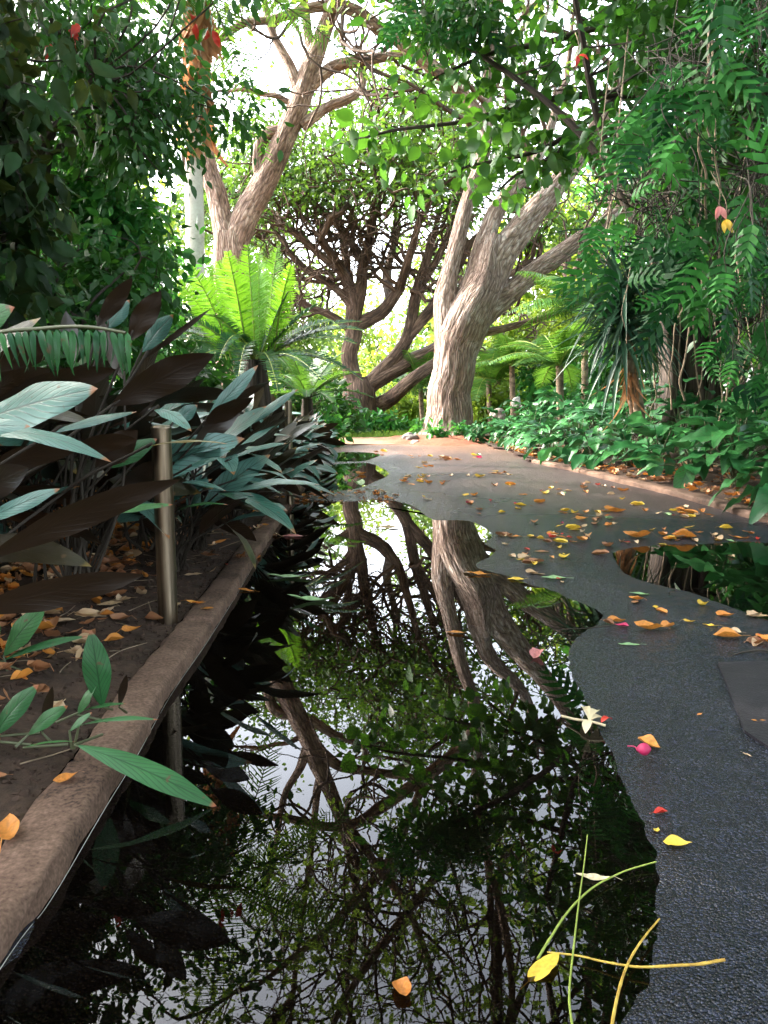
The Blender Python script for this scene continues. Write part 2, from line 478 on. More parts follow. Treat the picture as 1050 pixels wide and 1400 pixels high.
M_soil = noisemat('dark_soil', [(.3, (.016, .010, .007)), (.55, (.050, .029, .019)), (.75, (.10, .06, .038))], 14, .85, .7, .02)
M_ground = noisemat('ground_soil', [(.3, (.03, .02, .012)), (.55, (.06, .045, .02)), (.75, (.06, .08, .02))], 1.5, .95, .5, .03)
M_mulch = noisemat('red_mulch', [(.3, (.09, .03, .018)), (.55, (.24, .09, .05)), (.75, (.40, .19, .11))], 22, .9, .8, .03)
M_conc = noisemat('weathered_concrete', [(.37, (.022, .013, .009)), (.44, (.085, .049, .033)), (.55, (.155, .094, .066)), (.70, (.26, .17, .125))], 4.5, .85, .35, .003, 12, 170)
M_rock = noisemat('pale_rock', [(.3, (.25, .2, .18)), (.7, (.55, .48, .43))], 9, .9, .5, .01)
M_rock2 = noisemat('grey_rock', [(.3, (.12, .11, .11)), (.7, (.3, .27, .26))], 9, .9, .5, .01)
M_grass = leafmat('lawn_grass', (.10, .22, .02), (.26, .40, .05), tr=.4, rough=.6)
M_yellow = leafmat('yellow_fallen', (.60, .36, .03), (.75, .52, .06), tr=.2, rough=.5)
M_orange = leafmat('orange_fallen', (.48, .17, .03), (.68, .28, .05), tr=.2, rough=.5)
M_brown = leafmat('brown_fallen', (.19, .075, .03), (.36, .16, .07), tr=.15, rough=.6)
M_tan = leafmat('tan_fallen', (.42, .27, .14), (.60, .42, .26), tr=.15, rough=.6)
M_red = leafmat('red_fallen', (.50, .02, .02), (.60, .05, .02), tr=.2, rough=.45)
M_magenta = leafmat('magenta_petal', (.50, .02, .10), (.60, .04, .14), tr=.25, rough=.45)
M_pinkf = leafmat('pink_petal', (.62, .22, .22), (.7, .3, .26), tr=.3, rough=.5)
M_palegreen = leafmat('pale_green_fallen', (.16, .33, .16), (.30, .45, .2), tr=.2, rough=.4)
M_cream = leafmat('cream_petal', (.62, .50, .30), (.74, .62, .42), tr=.2, rough=.5)
M_stem_y = noisemat('yellow_stem', [(.3, (.20, .10, .02)), (.5, (.46, .30, .05)), (.7, (.6, .44, .1))], 30, .5, .3, .001)
M_stem_g = plain('green_stem', (.24, .30, .05), .5)


def metalmat():
    m, nt, N, L, out = newmat('brushed_bronze_steel')
    tc = N.new('ShaderNodeTexCoord')
    mp = N.new('ShaderNodeMapping'); mp.inputs['Scale'].default_value = (60, 60, 3); L.new(tc.outputs['Object'], mp.inputs[0])
    n = N.new('ShaderNodeTexNoise'); n.inputs['Scale'].default_value = 1.5; n.inputs['Detail'].default_value = 6; L.new(mp.outputs[0], n.inputs[0])
    r = ramp(N, [(.3, (.11, .085, .06)), (.7, (.30, .24, .17))]); L.new(n.outputs[0], r.inputs[0])
    rr = N.new('ShaderNodeMapRange'); rr.inputs[3].default_value = .24; rr.inputs[4].default_value = .42; L.new(n.outputs[0], rr.inputs[0])
    p = N.new('ShaderNodeBsdfPrincipled'); p.inputs['Metallic'].default_value = 1; L.new(r.outputs[0], p.inputs['Base Color']); L.new(rr.outputs[0], p.inputs['Roughness'])
    L.new(p.outputs[0], out.inputs[0])
    return m


M_metal = metalmat()


def asphaltmat():
    m, nt, N, L, out = newmat('wet_asphalt')
    tc = N.new('ShaderNodeTexCoord')
    vo = N.new('ShaderNodeTexVoronoi'); vo.inputs['Scale'].default_value = 290; L.new(tc.outputs['Object'], vo.inputs[0])
    n1 = N.new('ShaderNodeTexNoise'); n1.inputs['Scale'].default_value = 150; n1.inputs['Detail'].default_value = 6; L.new(tc.outputs['Object'], n1.inputs[0])
    n2 = N.new('ShaderNodeTexNoise'); n2.inputs['Scale'].default_value = 1.3; n2.inputs['Detail'].default_value = 5; L.new(tc.outputs['Object'], n2.inputs[0])
    wet = N.new('ShaderNodeAttribute'); wet.attribute_name = 'rnd'
    wc = ramp(N, [(0, (.0055, .0068, .0125)), (.55, (.036, .028, .031)), (1, (.13, .072, .048))]); L.new(wet.outputs['Fac'], wc.inputs[0])
    hs = N.new('ShaderNodeHueSaturation'); L.new(wc.outputs[0], hs.inputs['Color'])
    sp = N.new('ShaderNodeSeparateColor'); L.new(vo.outputs['Color'], sp.inputs[0])
    mr = N.new('ShaderNodeMapRange'); pw = N.new('ShaderNodeMath'); pw.operation = 'POWER'; pw.inputs[1].default_value = 3.0; L.new(sp.outputs[0], pw.inputs[0])
    mr.inputs[3].default_value = .55; mr.inputs[4].default_value = 4.2; L.new(pw.outputs[0], mr.inputs[0]); L.new(mr.outputs[0], hs.inputs['Value'])
    p = N.new('ShaderNodeBsdfPrincipled'); L.new(hs.outputs[0], p.inputs['Base Color'])
    ra = N.new('ShaderNodeMath'); ra.operation = 'MULTIPLY_ADD'; ra.inputs[1].default_value = .25; ra.inputs[2].default_value = .12; L.new(n2.outputs[0], ra.inputs[0])
    rb = N.new('ShaderNodeMath'); rb.operation = 'MULTIPLY_ADD'; rb.inputs[1].default_value = .16; L.new(wet.outputs['Fac'], rb.inputs[0]); L.new(ra.outputs[0], rb.inputs[2])
    p.inputs['Specular IOR Level'].default_value = .34
    L.new(rb.outputs[0], p.inputs['Roughness'])
    hb = N.new('ShaderNodeMath'); hb.operation = 'MULTIPLY_ADD'; hb.inputs[1].default_value = -1.2; L.new(vo.outputs['Distance'], hb.inputs[0]); L.new(n1.outputs[0], hb.inputs[2])
    b = N.new('ShaderNodeBump'); b.inputs['Strength'].default_value = 1.0; b.inputs['Distance'].default_value = .0024
    L.new(hb.outputs[0], b.inputs['Height']); L.new(b.outputs[0], p.inputs['Normal'])
    L.new(p.outputs[0], out.inputs[0])
    return m


def watermat():
    m, nt, N, L, out = newmat('still_water')
    fr = N.new('ShaderNodeFresnel'); fr.inputs[0].default_value = 1.33
    gl = N.new('ShaderNodeBsdfGlossy'); gl.inputs['Roughness'].default_value = 0.0; gl.inputs[0].default_value = (1, 1, 1, 1)
    tr = N.new('ShaderNodeBsdfTransparent'); tr.inputs[0].default_value = (.32, .26, .20, 1)
    tc = N.new('ShaderNodeTexCoord'); no = N.new('ShaderNodeTexNoise'); no.inputs['Scale'].default_value = 5; no.inputs['Detail'].default_value = 1
    L.new(tc.outputs['Object'], no.inputs[0])
    b = N.new('ShaderNodeBump'); b.inputs['Strength'].default_value = .02; b.inputs['Distance'].default_value = .006
    L.new(no.outputs[0], b.inputs['Height']); L.new(b.outputs[0], gl.inputs['Normal'])
    mi = N.new('ShaderNodeMixShader'); L.new(fr.outputs[0], mi.inputs[0]); L.new(tr.outputs[0], mi.inputs[1]); L.new(gl.outputs[0], mi.inputs[2])
    L.new(mi.outputs[0], out.inputs[0])
    return m


M_asph, M_water = asphaltmat(), watermat()

# ================================================================== path, puddles, kerbs, beds
KL_PX = [(0, 1322), (67, 1233), (140, 1110), (187, 1033), (233, 950), (283, 877), (323, 813), (350, 767), (372, 733), (395, 697), (413, 670), (428, 643), (437, 622)]
KL = np.array([G(*p)[:2] for p in KL_PX])
KL = np.vstack([[KL[0][0] + .02, -3.0], [KL[0][0] + .01, .3], KL, [-1.05, 11.2]])
KR_PX = [(1050, 721), (989, 703), (907, 679), (845, 664), (784, 648), (726, 635)]
KR = np.array([G(*p)[:2] for p in KR_PX])
KR = np.vstack([[2.35, -3.0], [2.2, 1.0], KR])
xl = lambda y: np.interp(y, KL[:, 1], KL[:, 0])
xr = lambda y: np.interp(y, KR[:, 1], KR[:, 0])

PUD_PX = {
    'main': [(-300, 1420), (0, 1330), (120, 1130), (180, 1033), (228, 950), (278, 877), (318, 813), (345, 767), (366, 735), (385, 705), (400, 686), (425, 684), (470, 686), (520, 683), (556, 689), (574, 698), (592, 711),
             (638, 712), (664, 722), (672, 733), (662, 744), (675, 752), (668, 762), (650, 770), (658, 778), (690, 786), (718, 797), (763, 811), (817, 836), (818, 850), (790, 868),
             (780, 888), (778, 910), (788, 940), (805, 967), (827, 1020), (845, 1060), (862, 1095), (886, 1136), (901, 1190), (903, 1243), (896, 1281), (886, 1338), (863, 1380), (830, 1440), (700, 1600), (300, 1650)],
    'second': [(428, 640), (460, 635), (500, 633), (522, 640), (531, 648), (520, 655), (497, 665), (470, 671), (440, 675), (408, 676), (414, 662)],
    'third': [(440, 624), (470, 618), (505, 619), (520, 622), (505, 628), (492, 631), (455, 631), (437, 631)],
    'right': [(838, 758), (860, 750), (900, 746), (960, 744), (1050, 742), (1200, 760), (1250, 800), (1250, 900), (1120, 870), (1050, 848), (1000, 830), (948, 811), (890, 797), (853, 783)],
}


def smooth_loop(p):
    p = np.asarray(p, float)
    q = cr(np.vstack([p[-2:], p, p[:2]]), 4)
    return q[8:8 + 4 * len(p)]


PUD = {k: np.array([G(*p)[:2] for p in smooth_loop(v)]) for k, v in PUD_PX.items()}


def sdist(X, Y, poly):
    d = np.full(X.shape, 1e9); ins = np.zeros(X.shape, bool)
    n = len(poly)
    for i in range(n):
        a, b = poly[i], poly[(i + 1) % n]
        e = b - a
        t = np.clip(((X - a[0]) * e[0] + (Y - a[1]) * e[1]) / (e @ e + 1e-12), 0, 1)
        d = np.minimum(d, np.hypot(X - a[0] - t * e[0], Y - a[1] - t * e[1]))
        c = ((a[1] > Y) != (b[1] > Y)) & (X < (b[0] - a[0]) * (Y - a[1]) / (b[1] - a[1] + 1e-12) + a[0])
        ins ^= c
    return np.where(ins, -d, d)


def pathz(X, Y):
    X, Y = np.asarray(X, float), np.asarray(Y, float)
    sd = np.full(X.shape, 1e9)
    for p in PUD.values():
        sd = np.minimum(sd, sdist(X, Y, p))
    sd0 = sd
    sd = sd + (.0028 * vnoise(X, Y, 9) + .0010 * vnoise(X, Y, 60)) * (1 + .12 * Y)
    z = np.where(sd > 0, np.minimum(.020, sd * .075), np.maximum(-.035, sd * .14))
    far_ = np.clip(np.abs(sd) / .12, 0.22, 1)
    z = z + far_ * (.0010 * vnoise(X, Y, 95) + .0008 * vnoise(X, Y, 40))
    return z, sd0


rng = np.random.default_rng(21)
xs = np.concatenate([np.arange(-6.5, -1.15, .08), np.arange(-1.15, -.1, .0115), np.arange(-.1, .75, .006), np.arange(.75, 1.75, .0115), np.arange(1.75, 5.2, .05)])
ys = [-3.0]
while ys[-1] < .45: ys.append(ys[-1] + .15)
while ys[-1] < 15: ys.append(ys[-1] * (1.0065 if ys[-1] < 3 else 1.0105))
ys = np.array(ys)
XX, YY = np.meshgrid(xs, ys)
ZZ, SD = pathz(XX, YY)
mb = MB()
i, j = np.meshgrid(np.arange(len(ys) - 1), np.arange(len(xs) - 1), indexing='ij'); k = len(xs)
mb.add(np.stack([XX, YY, ZZ], -1).reshape(-1, 3), np.stack([i * k + j, i * k + j + 1, (i + 1) * k + j + 1, (i + 1) * k + j], -1).reshape(-1, 4),
       np.stack([XX, YY], -1).reshape(-1, 2), np.clip(SD / .9 + .15 * vnoise(XX, YY, 3) - .25 - .25 + .12 * np.maximum(0, YY - 3.5), 0, .6).ravel() + .4 * np.clip((YY - 8.5 + .6 * vnoise(XX, YY, 1.5)) / 3.5, 0, 1).ravel())
tag(mb.build('path', M_asph), 'dark wet asphalt path running between the planted beds', 'path', kind='structure')

for nm, poly in PUD.items():
    c = poly.mean(0)
    nrm = np.roll(poly, -1, 0) - np.roll(poly, 1, 0)
    nrm = norm(np.stack([nrm[:, 1], -nrm[:, 0]], 1))
    area = np.sum(poly[:, 0] * np.roll(poly[:, 1], -1) - np.roll(poly[:, 0], -1) * poly[:, 1])
    q = poly + nrm * (1 if area > 0 else -1) * .06
    me = bpy.data.meshes.new('puddle_water')
    me.from_pydata([(a, b, 0.0) for a, b in q], [], [list(range(len(q)))])
    me.materials.append(M_water)
    o = bpy.data.objects.new('puddle_water', me); col.objects.link(o)
    if me.polygons[0].normal.z < 0: me.flip_normals()
    tag(o, {'main': 'large still puddle mirroring the trees along the brown kerb', 'second': 'small puddle beyond the strip of fallen leaves', 'third': 'farthest sliver of puddle on the path',
            'right': 'dark puddle at the right reflecting the broad-leaved plants'}[nm], 'puddle', kind='structure')


def kerb(poly, side, wid, hgt, label, seams):
    c = cr(poly, 60)
    seg = np.concatenate([[0], np.cumsum(np.linalg.norm(np.diff(c, axis=0), axis=1))])
    s = np.arange(0, seg[-1], .009)
    c = np.stack([np.interp(s, seg, c[:, 0]), np.interp(s, seg, c[:, 1])], 1)
    t = norm(np.gradient(c, axis=0)); nl = np.stack([-t[:, 1], t[:, 0]], 1) * side
    prof = [(0, -.06), (0, .0), (.001, .5 * hgt), (.002, .78 * hgt), (.006, .92 * hgt), (.013, .985 * hgt), (.030, hgt), (.052, 1.01 * hgt), (.062, hgt), (wid - .008, .97 * hgt), (wid, .85 * hgt), (wid + .004, .3 * hgt)]
    V = []
    for a, z in prof:
        wob = .0016 * vnoise(s * 1.0, np.full_like(s, a * 4), 9) + .002 * vnoise(s, np.full_like(s, a * 30 + z * 20), 45)
        zz = z + .0012 * vnoise(s, np.full_like(s, a * 9 + 3), 30) * (z > 0)
        for q in seams:
            zz = zz - .022 * np.exp(-((s - q) / .007) ** 2) * (z > .3 * hgt)
        V.append(np.concatenate([c + nl * (a + wob)[:, None], zz[:, None]], 1))
    V = np.stack(V, 1)
    n, m = V.shape[:2]
    i, j = np.meshgrid(np.arange(n - 1), np.arange(m - 1), indexing='ij')
    q = np.stack([i * m + j, (i + 1) * m + j, (i + 1) * m + j + 1, i * m + j + 1], -1).reshape(-1, 4)
    if side < 0: q = q[:, ::-1]
    b = MB(); b.add(V.reshape(-1, 3), q)
    return tag(b.build('kerb', M_conc), label, 'kerb', kind='structure')


kerb(KL, 1, .084, .038, 'weathered brown concrete kerb between the puddle and the shaded bed', [4.22, 5.05, 5.95, 6.02, 6.9, 7.9, 9.1])
kerb(KR, -1, .11, .055, 'low pale pinkish kerb along the broad-leaved bed', [3, 4.2, 5.4, 6.6, 7.8, 9, 10])

# repair patch in the asphalt at the right edge
pp = [G(*p, .03)[:2] for p in ((982, 902), (1080, 899), (1330, 893), (1480, 1075), (1060, 1022), (1018, 994), (1003, 955))]
me = bpy.data.meshes.new('asphalt_patch'); me.from_pydata([(a, b_, .0245) for a, b_ in pp] + [(a, b_, .012) for a, b_ in pp], [], [list(range(len(pp)))[::-1]] + [[i, (i + 1) % len(pp), len(pp) + (i + 1) % len(pp), len(pp) + i] for i in range(len(pp))])
me.materials.append(noisemat('patch_asphalt', [(.3, (.010, .009, .013)), (.58, (.026, .023, .028)), (.72, (.08, .072, .08))], 25, .45, .9, .004, 10, 260))
tag(bpy.data.objects.new('path_patch', me), 'smoother purplish repair patch in the asphalt at the right edge', 'path', kind='structure'); col.objects.link(bpy.data.objects['path_patch'])
if me.polygons[0].normal.z < 0: me.flip_normals()

# thin pale strips along the left kerb at the waterline
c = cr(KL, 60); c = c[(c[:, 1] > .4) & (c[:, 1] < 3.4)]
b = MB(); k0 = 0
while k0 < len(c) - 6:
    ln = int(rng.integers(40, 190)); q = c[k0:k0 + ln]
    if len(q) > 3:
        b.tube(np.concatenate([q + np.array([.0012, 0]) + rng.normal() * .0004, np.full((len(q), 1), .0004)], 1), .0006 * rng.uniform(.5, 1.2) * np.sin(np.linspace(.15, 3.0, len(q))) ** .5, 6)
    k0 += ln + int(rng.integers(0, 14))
M_waterline = plain('pale_waterline', (.50, .47, .43), .25)
tag(b.build('water_edge', M_waterline), 'thin pale waterline along the kerb foot', 'water', kind='structure')

# beds
def bedz_l(X, Y):
    d = xl(Y) - .088 - X
    return .026 + .078 * np.clip(d / .6, 0, 1) + .16 * np.clip(d / 5, 0, 1) + (.010 * vnoise(X, Y, 9) + .004 * vnoise(X, Y, 45)) * np.clip(d / .12, 0, 1)


def bedz_r(X, Y):
    d = X - np.where(Y > KR[-1, 1], 1.62, xr(Y)) - .1
    return .045 + .06 * np.clip(d / .5, 0, 1) + .3 * np.clip(d / 5, 0, 1) + .010 * vnoise(X, Y, 9) * np.clip(d / .15, 0, 1)


for nm, zf, lab in (('l', bedz_l, 'dark soil of the shaded bed behind the brown kerb'), ('r', bedz_r, 'dark soil of the bed behind the pale kerb')):
    yy = np.concatenate([np.arange(-3, .4, .1), np.arange(.4, 3.5, .018), np.arange(3.5, 11.7, .05)]) if nm == 'l' else np.arange(-3, 15, .07)
    t = np.concatenate([np.linspace(0, .06, 80), np.linspace(.065, 1, 45)])
    Y2, T2 = np.meshgrid(yy, t, indexing='ij')
    if nm == 'l':
        X2 = xl(Y2) - .089 - T2 * 22
    else:
        X2 = np.where(Y2 > KR[-1, 1], 1.55 + .06 * vnoise(Y2 * 0, Y2, 3), xr(Y2) + .106) + T2 * 22
    Z2 = zf(X2, Y2)
    if nm == 'l': Z2[-1] = -.1
    else: Z2[-1] = -.1
    n, m = X2.shape
    i, j = np.meshgrid(np.arange(n - 1), np.arange(m - 1), indexing='ij')
    q = np.stack([i * m + j, i * m + j + 1, (i + 1) * m + j + 1, (i + 1) * m + j], -1).reshape(-1, 4)
    if nm == 'l': q = q[:, ::-1]
    b = MB(); b.add(np.stack([X2, Y2, Z2], -1).reshape(-1, 3), q[:, ::-1] if nm == 'r' else q)
    tag(b.build('bed_soil', M_soil), lab, 'soil', kind='structure')

# far ground
gx = np.concatenate([np.linspace(-220, -20, 20), np.linspace(-19, 19, 60), np.linspace(20, 220, 20)])
gy = np.concatenate([np.linspace(-220, -10, 12), np.linspace(-8, 40, 80), np.linspace(44, 220, 20)])
X2, Y2 = np.meshgrid(gx, gy)
Z2 = np.where(Y2 < 14, -.1, -.1 + .12 * np.clip((Y2 - 14) / 2, 0, 1)) + np.where(Y2 > 15.5, .03 * vnoise(X2, Y2, .8), 0)
n, m = X2.shape
i, j = np.meshgrid(np.arange(n - 1), np.arange(m - 1), indexing='ij')
b = MB(); b.add(np.stack([X2, Y2, Z2], -1).reshape(-1, 3), np.stack([i * m + j, i * m + j + 1, (i + 1) * m + j + 1, (i + 1) * m + j], -1).reshape(-1, 4))
tag(b.build('ground', M_ground), 'earth reaching back under the far trees', 'ground', kind='structure')

# mulch mound at the foot of the big tree
a = np.linspace(0, 2 * math.pi, 60, endpoint=False); rr = np.linspace(0, 1, 26)
A2, R2 = np.meshgrid(a, rr)
rad = 1 + .10 * np.sin(A2 * 3 + 1) + .05 * np.sin(A2 * 7)
X2 = 1.0 + 1.35 * R2 * np.cos(A2) * rad; Y2 = 13.3 + 1.65 * R2 * np.sin(A2) * rad
Z2 = .15 * (1 - R2 ** 2) ** .8 - .02 + .015 * vnoise(X2, Y2, 12)
n, m = X2.shape
i, j = np.meshgrid(np.arange(n - 1), np.arange(m), indexing='ij')
b = MB(); b.add(np.stack([X2, Y2, Z2], -1).reshape(-1, 3), np.stack([i * m + j, i * m + (j + 1) % m, (i + 1) * m + (j + 1) % m, (i + 1) * m + j], -1).reshape(-1, 4)[:, ::-1])
tag(b.build('mulch_ground', M_mulch), 'reddish mulch mound around the foot of the big tree', 'mulch', kind='structure')
b = MB()
# lane bending left behind the bed, litter dust and orange sunlight in its colour
X2, Y2 = np.meshgrid(np.linspace(-7, 1.5, 60), np.linspace(11.9, 14.6, 30))
Z2 = .030 + .006 * vnoise(X2, Y2, 6)
n, m = X2.shape
i, j = np.meshgrid(np.arange(n - 1), np.arange(m - 1), indexing='ij')
b.add(np.stack([X2, Y2 + .22 * np.sin(X2 * 1.3), Z2], -1).reshape(-1, 3), np.stack([i * m + j, i * m + j + 1, (i + 1) * m + j + 1, (i + 1) * m + j], -1).reshape(-1, 4))
M_lane = noisemat('sunlit_dusty_lane', [(.3, (.16, .085, .05)), (.7, (.36, .21, .13))], 4, .9, .4, .01)
tag(b.build('side_path', M_lane), 'orange-brown side path, dusty and coloured as sunlit, crossing behind the wet asphalt', 'path', kind='structure')
# lawn strip behind it
b = MB()
N = 9000
pos = np.stack([rng.uniform(-6, 1.0, N), rng.uniform(14.7, 17.5, N), np.full(N, 0.0)], 1)
d = norm(np.stack([rng.normal(size=N) * .35, rng.normal(size=N) * .35, np.ones(N)], 1))
b.scatter((np.array([(-.5, 0, 0), (.5, 0, 0), (.12, 1, .1), (-.12, 1, .1)]), np.array([(0, 1, 2, 3)]), np.array([(0, 0), (1, 0), (1, 1), (0, 1)])), pos, frames(d, rdir(N)), np.stack([np.full(N, .014), rng.uniform(.06, .14, N), np.full(N, .1)], 1))
tag(b.build('grass', M_grass), 'strip of bright lawn grass behind the side path', 'grass', kind='stuff')

# ================================================================== trees
def grow(mb, p, d, r, L, lev, tips, wig=.35, up=.06, spread=(25, 55), shrink=.74, rsh=.62, seg=5, kids=(2, 3), n=5):
    pts = [np.array(p, float)]; d = norm(d)
    for _ in range(n):
        d = norm(d + rng.normal(size=3) * wig * .5 + np.array([0, 0, up]))
        pts.append(pts[-1] + d * L / n)
    mb.tube(pts, np.linspace(r, r * .72, n + 1), seg if lev > 0 else 4)
    if lev <= 0:
        tips.append(pts[-1]); tips.append(pts[n // 2]); return
    for _ in range(rng.integers(kids[0], kids[1] + 1)):
        a = R(rng.uniform(*spread))
        x = norm(np.cross(d, rng.normal(size=3)))
        nd = d * math.cos(a) + x * math.sin(a)
        q = pts[-1] if rng.random() < .7 else pts[n - 2]
        grow(mb, q, nd, r * rsh * rng.uniform(.8, 1.15), L * shrink * rng.uniform(.75, 1.2), lev - 1, tips, wig, up, spread, shrink, rsh, max(4, seg - 1), kids, n)


def limb(mb, rows, Y, seg=12, flute=.10, n=7, ridge=0.):
    """rows of (px, py, radius in px[, distance]) -> smooth tube; returns points and radii."""
    a = []
    for r in rows:
        y = r[3] if len(r) > 3 else Y
        p = P(r[0], r[1], y)
        a.append([*p, r[2] * y / F])
    c = cr(a, n)
    c[:, :3] += .07 * c[:, 3:] * np.stack([vnoise(c[:, 2] * 3, c[:, 0] * 2 + q, 1.2) for q in (0, 5, 9)], 1)
    mb.tube(c[:, :3], np.maximum(c[:, 3], .004), seg, flute=flute, ridge=ridge)
    return c


def twigs_along(mb, c, tips, f0, cnt, L, lev, rs=.45, **kw):
    n = len(c)
    for q in range(cnt):
        i = int(n * (f0 + (1 - f0) * (q + rng.random()) / cnt)); i = min(i, n - 2)
        t = norm(c[i + 1, :3] - c[i, :3])
        x = norm(np.cross(t, rng.normal(size=3)))
        grow(mb, c[i, :3], t * .5 + x * .9, max(.012, c[i, 3] * rs), L * rng.uniform(.7, 1.2), lev, tips, **kw)
    t = norm(c[-1, :3] - c[-3, :3])
    grow(mb, c[-1, :3], t, max(.012, c[-1, 3] * .9), L, lev, tips, **kw)


def topx(p):
    d = p - CAMP; k = d @ FW
    return 525 + F * (d @ RT) / k, 700 - F * (d @ UPV) / k


def gapkeep(p):
    x, y = topx(p)
    ins = inpoly(x, y, [(285, 60), (400, 40), (560, 30), (640, 90), (560, 170), (500, 200), (330, 200), (290, 140)])
    return ~ins | (rng.random(len(p)) < .12)


def inpoly(px, py, poly):
    return sdist(px, py, np.array(poly, float)) < 0


def sample_px(poly, N, y0, y1, hole=None):
    poly = np.array(poly, float); out = []
    lo, hi = poly.min(0), poly.max(0)
    while len(out) < N:
        q = rng.uniform(lo, hi, (N, 2))
        ok = inpoly(q[:, 0], q[:, 1], poly)
        if hole is not None: ok &= ~inpoly(q[:, 0], q[:, 1], hole)
        for x, y in q[ok]:
            out.append(P(x, y, rng.uniform(y0, y1)))
    return np.array(out[:N])


# ---- the big pale tree
rng = np.random.default_rng(31)
A = thing('rain_tree', 'stout rain tree with pale fissured bark rising from a red mulch mound beside the path', 'tree', P(615, 608, 13.5))
b = MB()
limb(b, [(613, 622, 62), (613, 608, 48), (614, 592, 39), (615, 572, 33), (617, 545, 29.5), (620, 515, 28), (624, 485, 28.5), (631, 455, 32), (643, 428, 31), (655, 402, 27), (664, 376, 25), (671, 350, 22), (678, 325, 17)], 13.5, 90, .07, 16, ridge=.035)
b.build('trunk', M_bark, A)
limbsA = [
    ([(620, 480, 24), (613, 440, 18), (611, 400, 14.5), (618, 365, 11), (627, 330, 11), (637, 285, 10), (648, 250, 9), (658, 220, 9), (664, 180, 8), (666, 130, 8), (670, 70, 8), (676, 20, 7), (690, -60, 6, 13), (700, -170, 5, 12.5)], .55, 6, 1.5, 3),
    ([(645, 405, 22), (658, 362, 17), (667, 325, 13), (680, 288, 11), (700, 262, 9, 13.8), (716, 243, 8, 14.2), (738, 210, 7, 14.6), (760, 150, 6, 15)], .7, 3, 1.2, 2),
    ([(660, 400, 25), (680, 360, 20.5), (703, 325, 18), (727, 293, 15.5), (752, 265, 13.5), (775, 235, 12), (800, 200, 11), (830, 150, 10), (850, 90, 8), (870, 0, 7), (880, -140, 6, 12.8), (860, -280, 5, 12)], .5, 6, 1.5, 3),
    ([(655, 432, 20), (678, 415, 16), (698, 399, 14), (722, 379, 13), (755, 354, 12), (790, 330, 11), (835, 300, 10), (880, 250, 8), (930, 180, 6)], .6, 4, 1.3, 2),
    ([(650, 452, 8), (668, 453, 5.5), (700, 446, 4.5), (735, 436, 4.2), (765, 424, 4), (800, 407, 3.5), (840, 380, 3)], .8, 1, .8, 1),
    ([(665, 172, 7), (640, 137, 8), (612, 110, 9, 13.3), (588, 90, 9, 13.1), (563, 72, 8.5, 13), (540, 52, 8, 12.9), (517, 38, 8, 12.7), (490, 18, 7.5, 12.6), (464, 9, 7, 12.5), (430, 10, 6, 12.4), (400, 19, 5.5, 12.3), (372, 27, 5.2, 12.2), (345, 30, 5, 12.2), (327, 35, 5, 12.1), (305, 50, 4.5, 12), (285, 63, 4, 12), (262, 72, 3, 12)], .3, 7, .9, 2),
    ([(676, 20, 7), (640, -40, 7, 13), (590, -110, 6, 12.2), (530, -190, 6, 11.4), (470, -280, 5, 10.6), (430, -370, 4, 10)], .2, 9, 1.5, 3),
    ([(690, -60, 6, 13), (720, -170, 6, 12), (740, -300, 5, 10.8), (720, -420, 4, 10)], .3, 6, 1.5, 3),
    ([(588, 90, 7, 13.1), (560, 10, 6, 12.4), (520, -70, 6, 11.8), (430, -170, 5, 11), (340, -250, 4, 10.4)], .35, 7, 1.4, 3),
]
tips = []; tw = MB()
for rows, f0, cnt, L, lev in limbsA:
    b = MB(); c = limb(b, rows, 13.5, 36, .10, 12, ridge=.03); b.build('branch', M_bark if rows[0][2] > 12 else M_bark2, A)
    twigs_along(tw, c, tips, f0, cnt, L, lev, wig=.5, up=.05)
tw.build('twig_sprays', M_barkdark, A)
tips = np.array(tips)
pp = tips
keep = (tips[:, 2] > 5.2) & gapkeep(tips) & (rng.random(len(tips)) < .3)
b = MB(); cluster_leaves(b, T_OVAL, tips[keep], 9, .36, .12, .45)
b.build('crown', M_rain, A)
print('A tips', len(tips))

